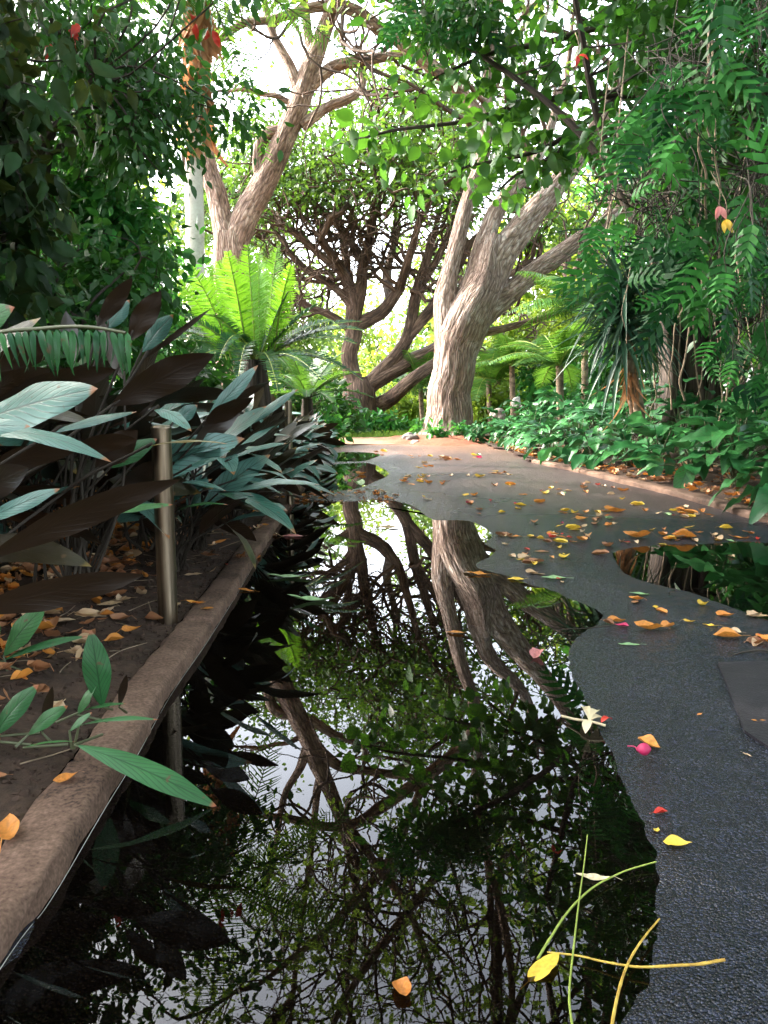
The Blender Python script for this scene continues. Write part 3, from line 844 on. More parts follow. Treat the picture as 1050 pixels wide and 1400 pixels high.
# ---- the forked leaning tree at the left
rng = np.random.default_rng(32)
B = thing('rain_tree', 'leaning tree with pinkish bark forking into a wide V behind the pale palm trunk', 'tree', P(322, 560, 15.5))
b = MB(); limb(b, [(324, 575, 40), (323, 520, 32), (322, 430, 27), (320, 380, 24), (317, 345, 22), (316, 318, 19)], 15.5, 60, .08, 14, ridge=.035); b.build('trunk', M_bark2, B)
limbsB = [
    ([(319, 345, 19), (338, 292, 16.5), (360, 250, 16), (380, 205, 15), (400, 165, 14.5), (413, 130, 14), (422, 100, 13), (432, 70, 11), (446, 35, 9.5), (457, 0, 9), (470, -60, 8), (480, -140, 6, 14.8), (470, -240, 5, 14)], .62, 6, 1.5, 3),
    ([(314, 340, 17), (303, 292, 14), (294, 262, 13), (287, 235, 12), (278, 195, 10), (270, 150, 9), (262, 90, 7), (250, 10, 6), (230, -80, 5)], .7, 5, 1.4, 3),
    ([(398, 184, 7), (376, 181, 8), (360, 188, 8), (353, 206, 7.5), (353, 232, 7), (362, 266, 7)], .95, 0, .12, 0),
    ([(412, 172, 8), (432, 157, 6.5), (450, 145, 6), (470, 138, 6), (488, 128, 5), (497, 112, 4), (494, 97, 3)], .5, 3, .7, 1),
    ([(424, 118, 9), (455, 92, 7.5), (485, 85, 7), (515, 80, 6), (545, 75, 5.5), (575, 68, 5), (620, 40, 4), (660, -20, 4)], .5, 5, 1.1, 2),
    ([(410, 125, 9), (398, 92, 6.5), (385, 68, 5.5), (373, 45, 5), (365, 20, 4.5), (355, -40, 4), (335, -120, 4)], .5, 5, 1.3, 3),
    ([(430, 80, 8), (422, 50, 6), (419, 20, 5), (412, -40, 5), (400, -120, 4, 14.6), (385, -220, 4, 13.5), (370, -330, 4, 12.5)], .4, 7, 1.4, 3),
    ([(395, 140, 4), (378, 131, 3.2), (355, 128, 3), (335, 122, 3), (310, 125, 2)], .4, 3, .6, 1),
    ([(457, 0, 9), (500, -60, 7, 14.6), (560, -150, 6, 13.6), (600, -250, 5, 12.6)], .3, 6, 1.4, 3),
]
tips = []; tw = MB()
for rows, f0, cnt, L, lev in limbsB:
    b = MB(); c = limb(b, rows, 15.5, 30, .10, 12, ridge=.03); b.build('branch', M_bark2, B)
    twigs_along(tw, c, tips, f0, cnt, L, lev, wig=.5, up=.05)
tw.build('twig_sprays', M_barkdark, B)
tips = np.array(tips)
b = MB(); cluster_leaves(b, T_OVAL, tips[(tips[:, 2] > 6.0) & gapkeep(tips) & (rng.random(len(tips)) < .3)], 9, .36, .125, .45)
b.build('crown', M_rain, B)
print('B tips', len(tips))

# ---- the twisting spreading tree in the middle
rng = np.random.default_rng(33)
C = thing('rain_tree', 'low spreading tree with twisting dark branches under an umbrella crown in the middle distance', 'tree', P(492, 592, 19))
b = MB(); limb(b, [(494, 604, 34), (493, 590, 27), (492, 570, 22), (492, 552, 21), (492, 535, 20), (489, 515, 15)], 19, 20, .16); b.build('trunk', M_barkdark, C)
limbsC = [
    ([(490, 540, 16), (480, 508, 12), (479, 485, 11), (483, 455, 11), (484, 425, 10), (480, 400, 9), (470, 375, 7), (455, 350, 6, 18.5), (438, 328, 5, 18)], .5, 4, 1.35, 3),
    ([(485, 428, 9), (492, 395, 8), (497, 360, 7), (505, 325, 6), (512, 292, 5)], .4, 4, 1.35, 3),
    ([(486, 445, 10), (505, 437, 9), (522, 428, 8.5), (535, 412, 8), (548, 392, 7), (556, 365, 6, 18.4), (566, 330, 5, 18), (574, 300, 4, 17.6)], .4, 5, 1.35, 3),
    ([(494, 545, 14), (505, 527, 12), (525, 513, 11), (545, 503, 10), (565, 492, 10), (585, 482, 9), (610, 466, 8), (640, 440, 7), (665, 400, 6)], .75, 2, 1.4, 3),
    ([(498, 535, 12), (520, 508, 10), (540, 487, 9.5), (555, 465, 9), (563, 435, 8), (570, 400, 7.5), (582, 360, 6), (592, 322, 5)], .6, 4, 1.35, 3),
    ([(553, 468, 8), (575, 442, 8), (592, 422, 8), (606, 398, 7), (628, 362, 6), (645, 330, 5)], .5, 4, 1.35, 3),
    ([(482, 452, 7), (462, 437, 5.5), (445, 428, 5), (425, 420, 4), (402, 402, 3.5)], .4, 4, 1.25, 3),
    ([(482, 420, 7), (465, 400, 5.5), (445, 385, 5), (420, 370, 4.5), (395, 345, 4)], .4, 4, 1.35, 3),
    ([(484, 415, 7), (474, 380, 6, 20), (472, 345, 5.5, 20.5), (466, 310, 5, 21)], .4, 4, 1.35, 3),
    ([(535, 412, 7), (530, 380, 6, 20), (536, 345, 5, 20.6), (545, 310, 5, 21)], .4, 4, 1.35, 3),
    ([(497, 360, 6), (478, 330, 5), (455, 300, 4.5), (430, 280, 4)], .4, 4, 1.25, 3),
    ([(470, 375, 6), (440, 350, 5), (405, 320, 4.5), (370, 295, 4), (335, 275, 3.5)], .3, 6, 1.35, 3),
    ([(510, 295, 5), (520, 265, 4.5), (540, 240, 4)], .1, 5, 1.35, 3),
    ([(570, 400, 6), (600, 350, 5), (620, 300, 4.5), (630, 260, 4)], .3, 5, 1.35, 3),
    ([(500, 560, 12), (530, 545, 10), (560, 520, 9, 18), (590, 500, 8, 18), (620, 480, 7, 18)], .9, 1, 1, 2),
]
tips = []; tw = MB()
for rows, f0, cnt, L, lev in limbsC:
    b = MB(); c = limb(b, rows, 19, 12, .16); b.build('branch', M_barkdark, C)
    twigs_along(tw, c, tips, f0, cnt, L, lev, wig=.8, up=.05, rs=.42, rsh=.66, spread=(22, 58), shrink=.80)
tw.build('twig_sprays', M_barkdark, C)
tips = np.array(tips)
# leaves only at the outer shell of the umbrella
ctr = P(500, 420, 19)
keep = (tips[:, 2] > 4.9 + .8 * rng.random(len(tips))) | ((np.hypot(tips[:, 0] - ctr[0], tips[:, 1] - 19) > 3.4) & (tips[:, 2] > 4.2))
dome = sample_px([(245, 265), (300, 222), (400, 192), (500, 182), (600, 195), (655, 235), (645, 310), (590, 275), (500, 262), (400, 275), (320, 330), (262, 320)], 260, 16.5, 21.5)
tw = MB()
for a in dome:
    q = tips[np.argmin(((tips - a) ** 2).sum(1))]
    tw.tube(cr(np.vstack([q, (q + a) / 2 + rng.normal(size=3) * .12, a]), 4), np.linspace(.024, .012, 9), 4)
tw.build('twig_sprays', M_barkdark, C)
b = MB(); cluster_leaves(b, T_OVAL, tips[keep], 15, .42, .115, .4); cluster_leaves(b, T_OVAL, dome, 24, .50, .115, .4)
b.build('crown', M_umb, C)
print('C tips', len(tips), keep.sum())


# ---- wide umbrella crowns of both rain trees, added overhead to shade the path
rng = np.random.default_rng(42)


def umbrella(root, start, cen, rad, N, n, test, bark):
    an = []
    while len(an) < N:
        q = rng.uniform(-1, 1, 2)
        r2 = q @ q
        if r2 > 1: continue
        x, y = cen[0] + q[0] * rad[0], cen[1] + q[1] * rad[1]
        if not test(x, y) or vnoise(np.array([x]), np.array([y]), .9)[0] < -.55: continue
        an.append((x, y, cen[2] + rad[2] * (1 - r2) + rng.normal() * .5))
    an = np.array(an)
    b = MB(); nodes = [np.array(start)]
    for e in an[rng.choice(N, 34, replace=False)]:
        s = np.array(nodes[rng.integers(min(len(nodes), 12))])
        m = s * .5 + e * .5 + np.array([0, 0, -.6]) + rng.normal(size=3) * .5
        cc = cr(np.vstack([s, m, e]), 8); L = np.linalg.norm(e - s)
        b.tube(cc, np.linspace(.09, .025, len(cc)), 7); nodes.extend(cc[3:])
    nodes = np.array(nodes)
    for a in an:
        s = nodes[np.argmin(((nodes - a) ** 2).sum(1))]
        cc = cr(np.vstack([s, s * .5 + a * .5 + rng.normal(size=3) * .12, a]), 3)
        b.tube(cc, np.linspace(.022, .01, len(cc)), 4)
    b.build('twig_sprays', bark, root)
    b = MB(); cluster_leaves(b, T_SIMPLE, an, n, .75, .26, .4)
    b.build('crown', M_rain, root)


umbrella(A, P(720, -420, 10), (3.5, 8.5, 10.2), (10, 10, 2.2), 560, 36, lambda x, y: not (-6 < x < 2.6 and y > 11.2), M_barkdark)
umbrella(B, P(370, -330, 12.5), (-4.5, 8.0, 10.4), (9, 9, 2.2), 420, 36, lambda x, y: not (x < -4.5 and y > 11.5) and not (-6 < x < 2.6 and y > 11.2), M_barkdark)


# ---- generic leafy mass: trunk, limbs to anchor groups, twigs to every anchor, leaves round each anchor
def mass(name, label, cat, base, top, anchors, T, n, rad, size, ml, mbk, r0=.1, k=8, group=None, flat=.6, droop=.3, up=.7, twr=.008, trunkpart='trunk', seg=10, lr=.5):
    root = thing(name, label, cat, base, group)
    base, top, anchors = np.asarray(base, float), np.asarray(top, float), np.asarray(anchors, float)
    b = MB()
    m1 = base * .5 + top * .5 + rng.normal(size=3) * np.linalg.norm(top - base) * .06
    c = cr(np.vstack([base - [0, 0, .1], base * .8 + top * .2, m1, top]), 6)
    b.tube(c, np.linspace(r0 * 1.15, r0 * .6, len(c)), seg, flute=.12)
    ends = anchors[rng.choice(len(anchors), min(k, len(anchors)), replace=False)]
    nodes = [top]
    for e in ends:
        s = c[rng.integers(len(c) // 2, len(c))]
        m = (s + e) / 2 + rng.normal(size=3) * .12 * np.linalg.norm(e - s) + np.array([0, 0, .1 * np.linalg.norm(e - s)])
        cc = cr(np.vstack([s, m, e]), 6)
        b.tube(cc, np.linspace(r0 * lr, max(twr, r0 * .08), len(cc)), 6)
        nodes.extend(cc[2:])
    b.build(trunkpart, mbk, root)
    nodes = np.array(nodes)
    tw = MB()
    for a in anchors:
        i = np.argmin(((nodes - a) ** 2).sum(1)); s = nodes[i]
        dd = np.linalg.norm(a - s)
        if dd < .02: continue
        cc = cr(np.vstack([s, (s + a) / 2 + rng.normal(size=3) * .15 * dd, a + rng.normal(size=3) * .02]), 3)
        tw.tube(cc, np.linspace(twr, twr * .5, len(cc)), 4)
    if tw.n: tw.build('twig_sprays', mbk, root)
    b = MB(); cluster_leaves(b, T, anchors, n, rad, size, flat, up, droop)
    b.build('crown', ml, root)
    return root


def inpoly(px, py, poly):
    return sdist(px, py, np.array(poly, float)) < 0


def blob(c, r, N, shell=.55):
    d = rdir(N)
    rr = (shell + (1 - shell) * rng.random(N)) * (1 + .22 * np.sin(d[:, 0] * 5 + d[:, 2] * 4 + rng.random() * 6))
    return np.asarray(c) + d * rr[:, None] * np.asarray(r)


# ---- the fig at the right: root-clad trunk, dark canopy over the path
rng = np.random.default_rng(34)
an = np.vstack([
    sample_px([(735, -20), (790, 40), (810, 110), (850, 150), (835, 200), (870, 250), (855, 330), (900, 380), (1000, 420), (1300, 480), (1500, 300), (1500, -300), (1300, -700), (940, -300), (760, -60)], 430, 6.6, 9.2),
    sample_px([(530, -10), (690, -10), (700, 60), (620, 40), (560, 70), (540, 40)], 18, 8.4, 9.4),
])
fig = mass('fig_tree', 'huge dark fig overhanging the right side of the path', 'tree', P(935, 572, 8.2), P(960, 300, 8.0), an, T_OVAL, 50, .40, .115, M_creep, M_barkfig, r0=.28, k=26, twr=.010, droop=.5, lr=.2)
ov = np.stack([rng.uniform(.7, 8, 460), rng.uniform(-3.5, 6.4, 460), rng.uniform(3.4, 6.8, 460)], 1)
ov = ov[ov[:, 2] > 3.2 + .45 * np.maximum(0, 1.2 - ov[:, 0]) + .32 * np.maximum(0, ov[:, 1])]
mass('shade_tree', 'unseen dark canopy tree added overhead from the right to shade the path', 'tree', (5.5, .5, .1), (4.6, .6, 4.0), ov, T_OVAL, 40, .42, .13, M_dark, M_barkfig, r0=.25, k=18, twr=.012, droop=.4, lr=.25)  # unseen canopy, spread wide to darken the path and right side
ov = blob((-6.2, 2.6, 4.3), (3.6, 4.2, 2.4), 300, .3); ov = ov[(ov[:, 0] < -2.0 - .0 * ov[:, 1])]
mass('shade_tree', 'tall dark tree added out of view beyond the left bed for shade', 'tree', (-7, 2.2, .2), (-6.5, 2.4, 3.6), ov, T_OVAL, 34, .5, .17, M_creep, M_barkfig, r0=.25, k=18, twr=.012, droop=.4, lr=.25)  # unseen tree, put in to keep sun off the foreground
ov = np.vstack([blob((-1.5, -5.2, 4.2), (4.5, 2.6, 2.8), 260, .3), blob((3.5, -5.5, 3.2), (3.5, 2.2, 2.8), 140, .3), blob((-5, -3.2, 2.6), (3, 2.4, 2.2), 140, .3)])
mass('shade_tree', 'dense dark tree added unseen behind the viewpoint to block sky light', 'tree', (-3.5, -5.5, .1), (-2, -5.3, 3.4), ov, T_OVAL, 34, .5, .17, M_creep, M_barkfig, r0=.25, k=20, twr=.012, droop=.4, lr=.25)  # crowns behind the camera, added to close off the open sky
b = MB()
for q in range(15):
    x0 = 905 + 75 * rng.random(); yy = 8.1 + rng.uniform(-.35, .35)
    c = cr(np.array([P(x0 + rng.normal() * 6, 582, yy), P(x0, 520, yy), P(x0 + rng.normal() * 8, 430, yy + .1), P(940 + rng.normal() * 25, 330, 8.0)]), 6)
    b.tube(c, np.linspace(rng.uniform(.05, .10), .035, len(c)), 7, flute=.1)
b.build('prop_roots', M_barkfig, fig)

# epiphytic lobed vines hanging on the fig
vines = [
    ('vine with long lobed leaves spilling down in front of the fig at mid height', [(800, 270), (880, 255), (960, 300), (985, 380), (930, 420), (850, 395), (795, 350)], 46, 5.0, 5.9, .33, (900, 250, 5.8)),
    ('vine of bright lobed leaves fanning out near the top right of the fig', [(860, 95), (960, 80), (1000, 160), (985, 260), (900, 270), (865, 190)], 30, 5.0, 5.8, .37, (940, 60, 5.9)),
    ('vine of lobed leaves draped at the far right edge above the fig roots', [(985, 250), (1080, 230), (1120, 420), (1080, 520), (990, 430)], 46, 4.4, 5.6, .33, (1040, 200, 5.4)),
    ('small lobed vine hanging low by the fig trunk', [(960, 470), (1050, 440), (1080, 530), (990, 540)], 16, 4.8, 5.8, .26, (1010, 400, 5.6)),
    ('vine of drooping lobed leaves at the top edge beside the sky gap', [(530, -30), (650, -40), (665, 45), (600, 60), (545, 50)], 22, 8.2, 9.0, .42, (640, -120, 8.8)),
    ('dark lobed vine clothing the top right corner', [(960, -60), (1120, -60), (1120, 200), (1010, 180), (970, 60)], 40, 4.4, 5.4, .33, (1040, -120, 5.2)),
]
for lab, poly, N, y0, y1, sz, st in vines:
    pts = sample_px(poly, N, y0, y1)
    s = P(*st)
    root = thing('climbing_vine', lab, 'vine', s, 'lobed vines hanging on the fig')
    b = MB(); stm = MB()
    for p in pts:
        top = p + np.array([rng.normal() * .08, rng.uniform(.0, .12), rng.uniform(.05, .25)])
        c = cr(np.vstack([s + rng.normal(size=3) * .15, (s + top) / 2 + rng.normal(size=3) * .1, top, p]), 4)
        stm.tube(c, np.linspace(.005, .0025, len(c)), 4)
    d = norm(np.stack([rng.normal(size=N) * .8, -.45 + rng.normal(size=N) * .35, -.75 + rng.normal(size=N) * .55], 1))
    nn = norm(np.stack([rng.normal(size=N) * .4, np.full(N, -.7), np.full(N, .75)], 1) + .3 * rng.normal(size=(N, 3)))
    b.scatter(T_PIN, pts, frames(d, nn), sz * rng.uniform(.7, 1.2, N))
    stm.build('stem', M_darkstalk, root); b.build('foliage', M_pin, root)

# coloured bracts among the vines
for lab, px, py, yy, mm in (('pink hanging bract among the lobed vines at the right', 983, 282, 4.75, M_pinkf), ('yellowed curling leaf dangling below the pink bract', 992, 300, 4.75, M_yellow), ('red leaf caught high in the fig canopy', 790, 76, 6.4, M_red)):
    p = P(px, py, yy); root = thing('hanging_bract', lab, 'leaf', p, 'coloured bracts among the vines')
    b = MB()
    for q in range(3):
        d = norm(np.array([rng.normal() * .5, -.3, -1 + .3 * rng.normal()])); blade(b, p, p + d * .09, .016, norm(np.array([rng.normal() * .4, -1, .4])), .2, .3, 4, 8, lance(1, .5), rng.random())
    b.build('petals', mm, root)
    b = MB(); b.tube(cr(np.vstack([p, p + [.01, .03, .10], p + [.02, .2, .25]]), 4), np.full(9, .003), 5); b.build('stalk', M_root, root)

# aerial roots
rng = np.random.default_rng(35)
rootpx = [(925, 395, 560, 6.3), (950, 370, 548, 6.2), (956, 360, 560, 6.6), (936, 330, 545, 6.9), (870, 330, 470, 6.6), (885, 300, 480, 6.8), (1000, 410, 560, 6.0), (1012, 300, 575, 6.2), (1030, 400, 545, 6.4),
          (978, 430, 580, 6.0), (985, 180, 470, 5.6), (968, 80, 300, 5.6), (975, 110, 310, 5.8), (905, 440, 560, 7.2), (1045, 330, 560, 6.4), (826, 200, 330, 6.3), (842, 170, 320, 6.4), (893, 380, 530, 7.4), (1020, 470, 570, 5.6), (962, 430, 565, 7.0)]
rl = ['straight pale root', 'kinked pale root', 'long wavy root', 'thin dangling root']
rts = []
for q, (x, t0, t1, yy) in enumerate(rootpx):
    b = MB()
    n = 8; tt = np.linspace(0, 1, n)
    ph = rng.random() * 6
    c = np.array([P(x + (6 + 5 * rng.random()) * math.sin(ph + a * 3.2) + rng.normal() * 2 - 10 * a * (q % 3 == 1), t0 + (t1 - t0) * a, yy) for a in tt])
    up = P(x + rng.normal() * 15, t0 - 130, yy + .6)
    c = cr(np.vstack([up, c]), 5)
    b.tube(c, np.full(len(c), rng.uniform(.004, .008)) * np.linspace(.8, 1.15, len(c)), 5)
    o = b.build('hanging_root', M_root)
    side = 'in front of the fig trunk' if 890 < x < 965 else ('right of the fig trunk' if x >= 965 else 'left of the fig trunk')
    tag(o, None, 'root', 'roots hanging from the fig')
    rts.append((side, x, o))
for side in sorted(set(r[0] for r in rts)):
    for k_, (_, _, o) in enumerate(sorted([r for r in rts if r[0] == side], key=lambda r: r[1])):
        nth = ['first', 'second', 'third', 'fourth', 'fifth', 'sixth', 'seventh', 'eighth', 'ninth', 'tenth', 'eleventh', 'twelfth'][k_]
        o['label'] = f'pale root dangling {side}, {nth} counting rightwards'

# ---- strap-leaved dracaena
rng = np.random.default_rng(36)
D = thing('dracaena', 'spiky dracaena with a drooping rosette of dark strap leaves on a short bare trunk', 'plant', P(872, 578, 6.9))
b = MB(); c = limb(b, [(874, 582, 8), (873, 560, 7.5), (868, 530, 7), (862, 500, 7), (858, 460, 8), (852, 430, 6)], 6.9, 10, .1); b.tube(cr(np.array([P(868, 580, 6.95), P(864, 550, 6.95), P(862, 505, 6.92)]), 5), np.full(11, .032), 8); b.build('trunk', M_root, D)
b = MB(); N = 190
ctr = np.array([P(852, 432, 6.9)]).repeat(N, 0) + rng.normal(size=(N, 3)) * np.array([.04, .04, .16])
d = rdir(N); d[:, 2] = rng.uniform(-.8, 1.1, N); d = norm(d)
b.scatter(T_STRAP, ctr, frames(d, Z[None] + .1 * rng.normal(size=(N, 3)) + 1e-3), rng.uniform(.42, .70, N))
N = 70
ctr = np.array([P(846, 385, 7.0)]).repeat(N, 0) + rng.normal(size=(N, 3)) * np.array([.06, .06, .12])
d = rdir(N); d[:, 2] = rng.uniform(-.4, 1.2, N); d = norm(d)
b.scatter(T_STRAP, ctr, frames(d, Z[None] + .1 * rng.normal(size=(N, 3))), rng.uniform(.4, .6, N))
b.build('foliage', M_strap, D)
b = MB(); N = 26
ctr = np.array([P(862, 500, 6.88)]).repeat(N, 0) + rng.normal(size=(N, 3)) * np.array([.03, .03, .10])
d = norm(np.stack([rng.normal(size=N) * .3, rng.normal(size=N) * .3 - .1, -np.ones(N)], 1))
b.scatter(T_STRAP, ctr, frames(d, rdir(N)), rng.uniform(.25, .42, N)); b.build('dead_leaves', M_dead, D)

# ---- round-leaved spray hanging over the path
rng = np.random.default_rng(37)
S = thing('orchid_tree', 'round-leaved branches arching in from the upper right across the pale trunk', 'tree', P(1150, 590, 9.4))
b = MB(); sp = []
for rows in ([(1150, 590, 12), (1100, 300, 11), (980, 150, 8), (850, 130, 6), (760, 135, 4.5), (690, 150, 3.5), (640, 165, 3), (590, 172, 2.4), (540, 178, 2), (500, 188, 1.5)],
             [(850, 130, 5), (790, 175, 4), (740, 205, 3.2), (690, 218, 2.5), (650, 225, 2), (615, 236, 1.5)],
             [(980, 150, 6), (860, 40, 5), (740, 60, 4), (680, 70, 3), (630, 90, 2.2), (590, 110, 1.6), (570, 130, 1.2)],
             [(790, 175, 4), (765, 205, 3), (735, 225, 2.4), (705, 240, 2), (680, 262, 1.5)]):
    c = limb(b, rows, 9.3, 7, .05)
    s0 = int(len(c) * (.5 if rows[0][0] > 1000 else .2))
    sp.append(c[s0:, :3])
sp = np.concatenate(sp)
b.build('branch', M_barkfig, S)
an = sp[rng.choice(len(sp), 56)] + rng.normal(size=(56, 3)) * np.array([.16, .3, .15])
an = np.vstack([an, sample_px([(650, 180), (760, 170), (800, 260), (720, 290), (660, 250)], 2, 8.8, 9.8), sample_px([(640, 60), (760, 40), (800, 150), (700, 170), (640, 130)], 22, 8.8, 9.8)])
b = MB(); cluster_leaves(b, T_ROUND, an, 10, .27, .145, .7, .55, .5)
b.build('crown', M_creep if False else M_dark, S)
tw = MB()
for a in an:
    s = sp[np.argmin(((sp - a) ** 2).sum(1))]
    tw.tube(cr(np.vstack([s, (s + a) / 2 + rng.normal(size=3) * .02, a]), 3), np.full(7, .006), 4)
tw.build('twig_sprays', M_barkfig, S)

# ---- pale palm trunk with dead skirt
rng = np.random.default_rng(38)
PM = thing('palm_tree', 'slender pale palm trunk with a dead orange skirt under its crown', 'palm', P(268, 560, 9))
b = MB(); c = limb(b, [(270, 565, 14), (268, 480, 13), (267, 400, 12.5), (266, 300, 12.2), (266, 210, 12), (267, 120, 11), (269, 40, 10), (270, -30, 10)], 9, 16, .02)
b.build('trunk', M_palmbark, PM)
b = MB(); N = 150
y = rng.uniform(-10, 175, N); ctr = np.array([P(269 + rng.normal() * 6, a, 9 + rng.normal() * .06) for a in y])
d = norm(np.stack([rng.normal(size=N) * .22, rng.normal(size=N) * .22, -np.ones(N)], 1))
b.scatter(T_LANCE, ctr, frames(d, rdir(N)), np.stack([rng.uniform(.25, .55, N)] * 3, 1)); b.build('dead_fronds', M_dead, PM)
b, rc = MB(), MB(); top = P(270, -35, 9)
for q in range(16):
    a = q * 2.4; el = rng.uniform(-.6, .9)
    v = np.array([math.cos(a) * math.cos(el), math.sin(a) * math.cos(el), math.sin(el)])
    frond(b, rc, top, top + v * 1.9 + np.array([0, 0, -.35]), Z, (0, 0, .22), .42, 40, .012, .018, droop=.5)
tips_ = [(215, 52), (235, 60), (190, 20), (160, 5)]
for (x, yy) in tips_:
    frond(b, rc, top, P(x, yy, 8.6), Z, (0, 0, .25), .36, 34, .01, .016, droop=.8)
rc.build('frond_ribs', M_stalk, PM); b.build('fronds', M_palm, PM)

# ---- dark creeper-hung tree, upper left
rng = np.random.default_rng(39)
an = np.vstack([sample_px([(60, 30), (170, 10), (225, 35), (236, 120), (238, 185), (215, 235), (150, 225), (95, 170), (60, 110)], 100, 4.6, 6.2, [(38, 70), (95, 90), (112, 130), (80, 150), (50, 110)]),
                sample_px([(-500, -200), (60, -160), (330, -60), (300, 20), (60, 20), (-40, 110), (-500, 300)], 130, 4.2, 6.2),
                sample_px([(255, 120), (320, 140), (335, 180), (290, 205), (290, 190)], 5, 5.0, 5.6)])
mass('shade_tree', 'dark creeper-hung tree hanging its dense mass over the upper left', 'tree', P(-120, 600, 5.4), P(20, 40, 5.4), an, T_OVAL, 52, .25, .062, M_creep, M_barkfig, r0=.13, k=14, droop=.9)
crp = [o for o in col.objects if o.get('label', '').startswith('dark creeper-hung')][0]
b = MB(); q = np.array([P(x, y, 4.7) for x, y in ((98, 22), (108, 34), (95, 40), (265, 22), (268, 32), (283, 38), (290, 42), (70, 60), (105, 48), (62, 330), (44, 322))])
b.scatter(T_BROAD, q, frames(rdir(len(q)) + [0, 0, -.8], norm(rdir(len(q)) * .5 + [0, -1, .6])), np.full(len(q), .085)); b.build('red_leaves', M_red, crp)
an = np.vstack([blob(P(-60, 250, 2.7), (.45, .4, .65), 50, .3), sample_px([(-80, -60), (40, -20), (50, 60), (35, 200), (30, 420), (-80, 430)], 60, 2.4, 3.0)])
mass('purple_shrub', 'tall dark purple-leaved shrub at the left edge', 'shrub', P(-110, 800, 2.6), P(-40, 300, 2.6), an, T_BROAD, 12, .12, .075, M_purpbush, M_darkstalk, r0=.022, k=12, droop=.7, twr=.004)
# ---- green shrubs, mid left
for lab, ctr, r, N, n, sz, m_, ybase in (
        ('bright green leafy shrub in front of the pale palm trunk', P(145, 320, 6.2), (.46, .6, .50), 100, 30, .085, M_mid, 6.2),
        ('darker green shrub low behind the purple leaves', P(110, 410, 5.0), (.6, .5, .45), 80, 28, .075, M_creep, 5.0),
        ('airy green shrub squeezed between the palm trunk and the cycad', P(195, 415, 8.2), (.5, .5, .45), 60, 26, .085, M_mid, 8.2),
        ('tall green shrub at the left behind the dark purple bush', P(60, 240, 6.5), (.75, .7, .9), 120, 30, .085, M_mid, 6.5)):
    g = np.array([ctr[0] - .2, ctr[1] + .1, .16])
    mass('leafy_shrub', lab, 'shrub', g, ctr, blob(ctr, r, N, .3), T_OVAL, n, .17, sz, m_, M_barkfig, r0=.03, k=10, droop=.35, twr=.005, group='green shrubs of the left bed')

for lab, c_, r in (('dark bush closing the back of the left bed', (-2.5, 3.6, .75), (.9, .7, .75)), ('dark bush behind the hedge below the bright shrub', (-2.4, 5.2, .9), (.9, .8, .8)), ('dark bush deep at the left behind the big leaves', (-2.2, 2.4, .8), (.6, .7, .8)),
                   ('dark bush behind the cycad', (-2.4, 8.6, .9), (.8, .9, .8)), ('dense dark bush out of view at the right', (4.9, 3.2, 1.5), (1.3, 2.4, 1.7)), ('second dense dark bush added out of view at the right', (4.6, .2, 1.2), (1.2, 1.8, 1.5)),  # the out-of-view bushes are added to cut light from the right
                   ('tall dark bush screening the far right of the bed', (7.2, 5.5, 1.7), (1.6, 2.2, 2.0)), ('tall dark bush screening the right behind the fig', (7.6, 9.5, 2.0), (1.8, 2.2, 2.3)),
                   ('dense dark bush filling the space under the fig canopy', (4.4, 7.6, 1.5), (1.2, 1.4, 1.7))):
    mass('leafy_bush', lab, 'bush', (c_[0], c_[1], .1), np.array(c_) - [0, 0, .2], blob(c_, r, int(60 + 50 * r[0] * r[2]), .35), T_OVAL, 26, .22, .12, M_dark if c_[0] > 0 else M_creep, M_barkfig, r0=.035, k=9, droop=.4, twr=.005, group='dark bushes behind the beds')

# ---- far background
rng = np.random.default_rng(40)
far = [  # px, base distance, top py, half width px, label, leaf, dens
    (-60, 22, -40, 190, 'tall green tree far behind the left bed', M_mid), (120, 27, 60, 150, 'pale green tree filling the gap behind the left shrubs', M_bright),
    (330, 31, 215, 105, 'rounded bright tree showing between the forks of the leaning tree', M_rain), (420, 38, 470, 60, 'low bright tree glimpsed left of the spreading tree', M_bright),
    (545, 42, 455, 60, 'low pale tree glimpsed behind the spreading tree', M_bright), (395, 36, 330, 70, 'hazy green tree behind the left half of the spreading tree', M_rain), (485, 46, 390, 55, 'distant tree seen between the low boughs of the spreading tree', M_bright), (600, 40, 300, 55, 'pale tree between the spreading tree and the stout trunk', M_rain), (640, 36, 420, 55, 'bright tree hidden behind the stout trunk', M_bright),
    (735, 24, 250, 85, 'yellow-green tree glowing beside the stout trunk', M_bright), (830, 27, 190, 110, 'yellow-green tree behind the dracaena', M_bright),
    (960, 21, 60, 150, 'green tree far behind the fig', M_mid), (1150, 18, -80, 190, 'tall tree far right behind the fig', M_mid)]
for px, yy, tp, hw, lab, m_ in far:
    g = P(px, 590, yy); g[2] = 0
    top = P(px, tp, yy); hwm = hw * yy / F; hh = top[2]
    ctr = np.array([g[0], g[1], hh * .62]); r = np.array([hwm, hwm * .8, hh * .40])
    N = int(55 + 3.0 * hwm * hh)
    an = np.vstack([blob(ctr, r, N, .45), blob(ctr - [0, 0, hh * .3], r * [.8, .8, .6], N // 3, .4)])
    mass('shade_tree', lab, 'tree', g, ctr - [0, 0, hh * .25], an, T_OVAL, 26, .55, .26, m_, M_barkdark, r0=.16, k=12, twr=.02, group='trees beyond the path end')
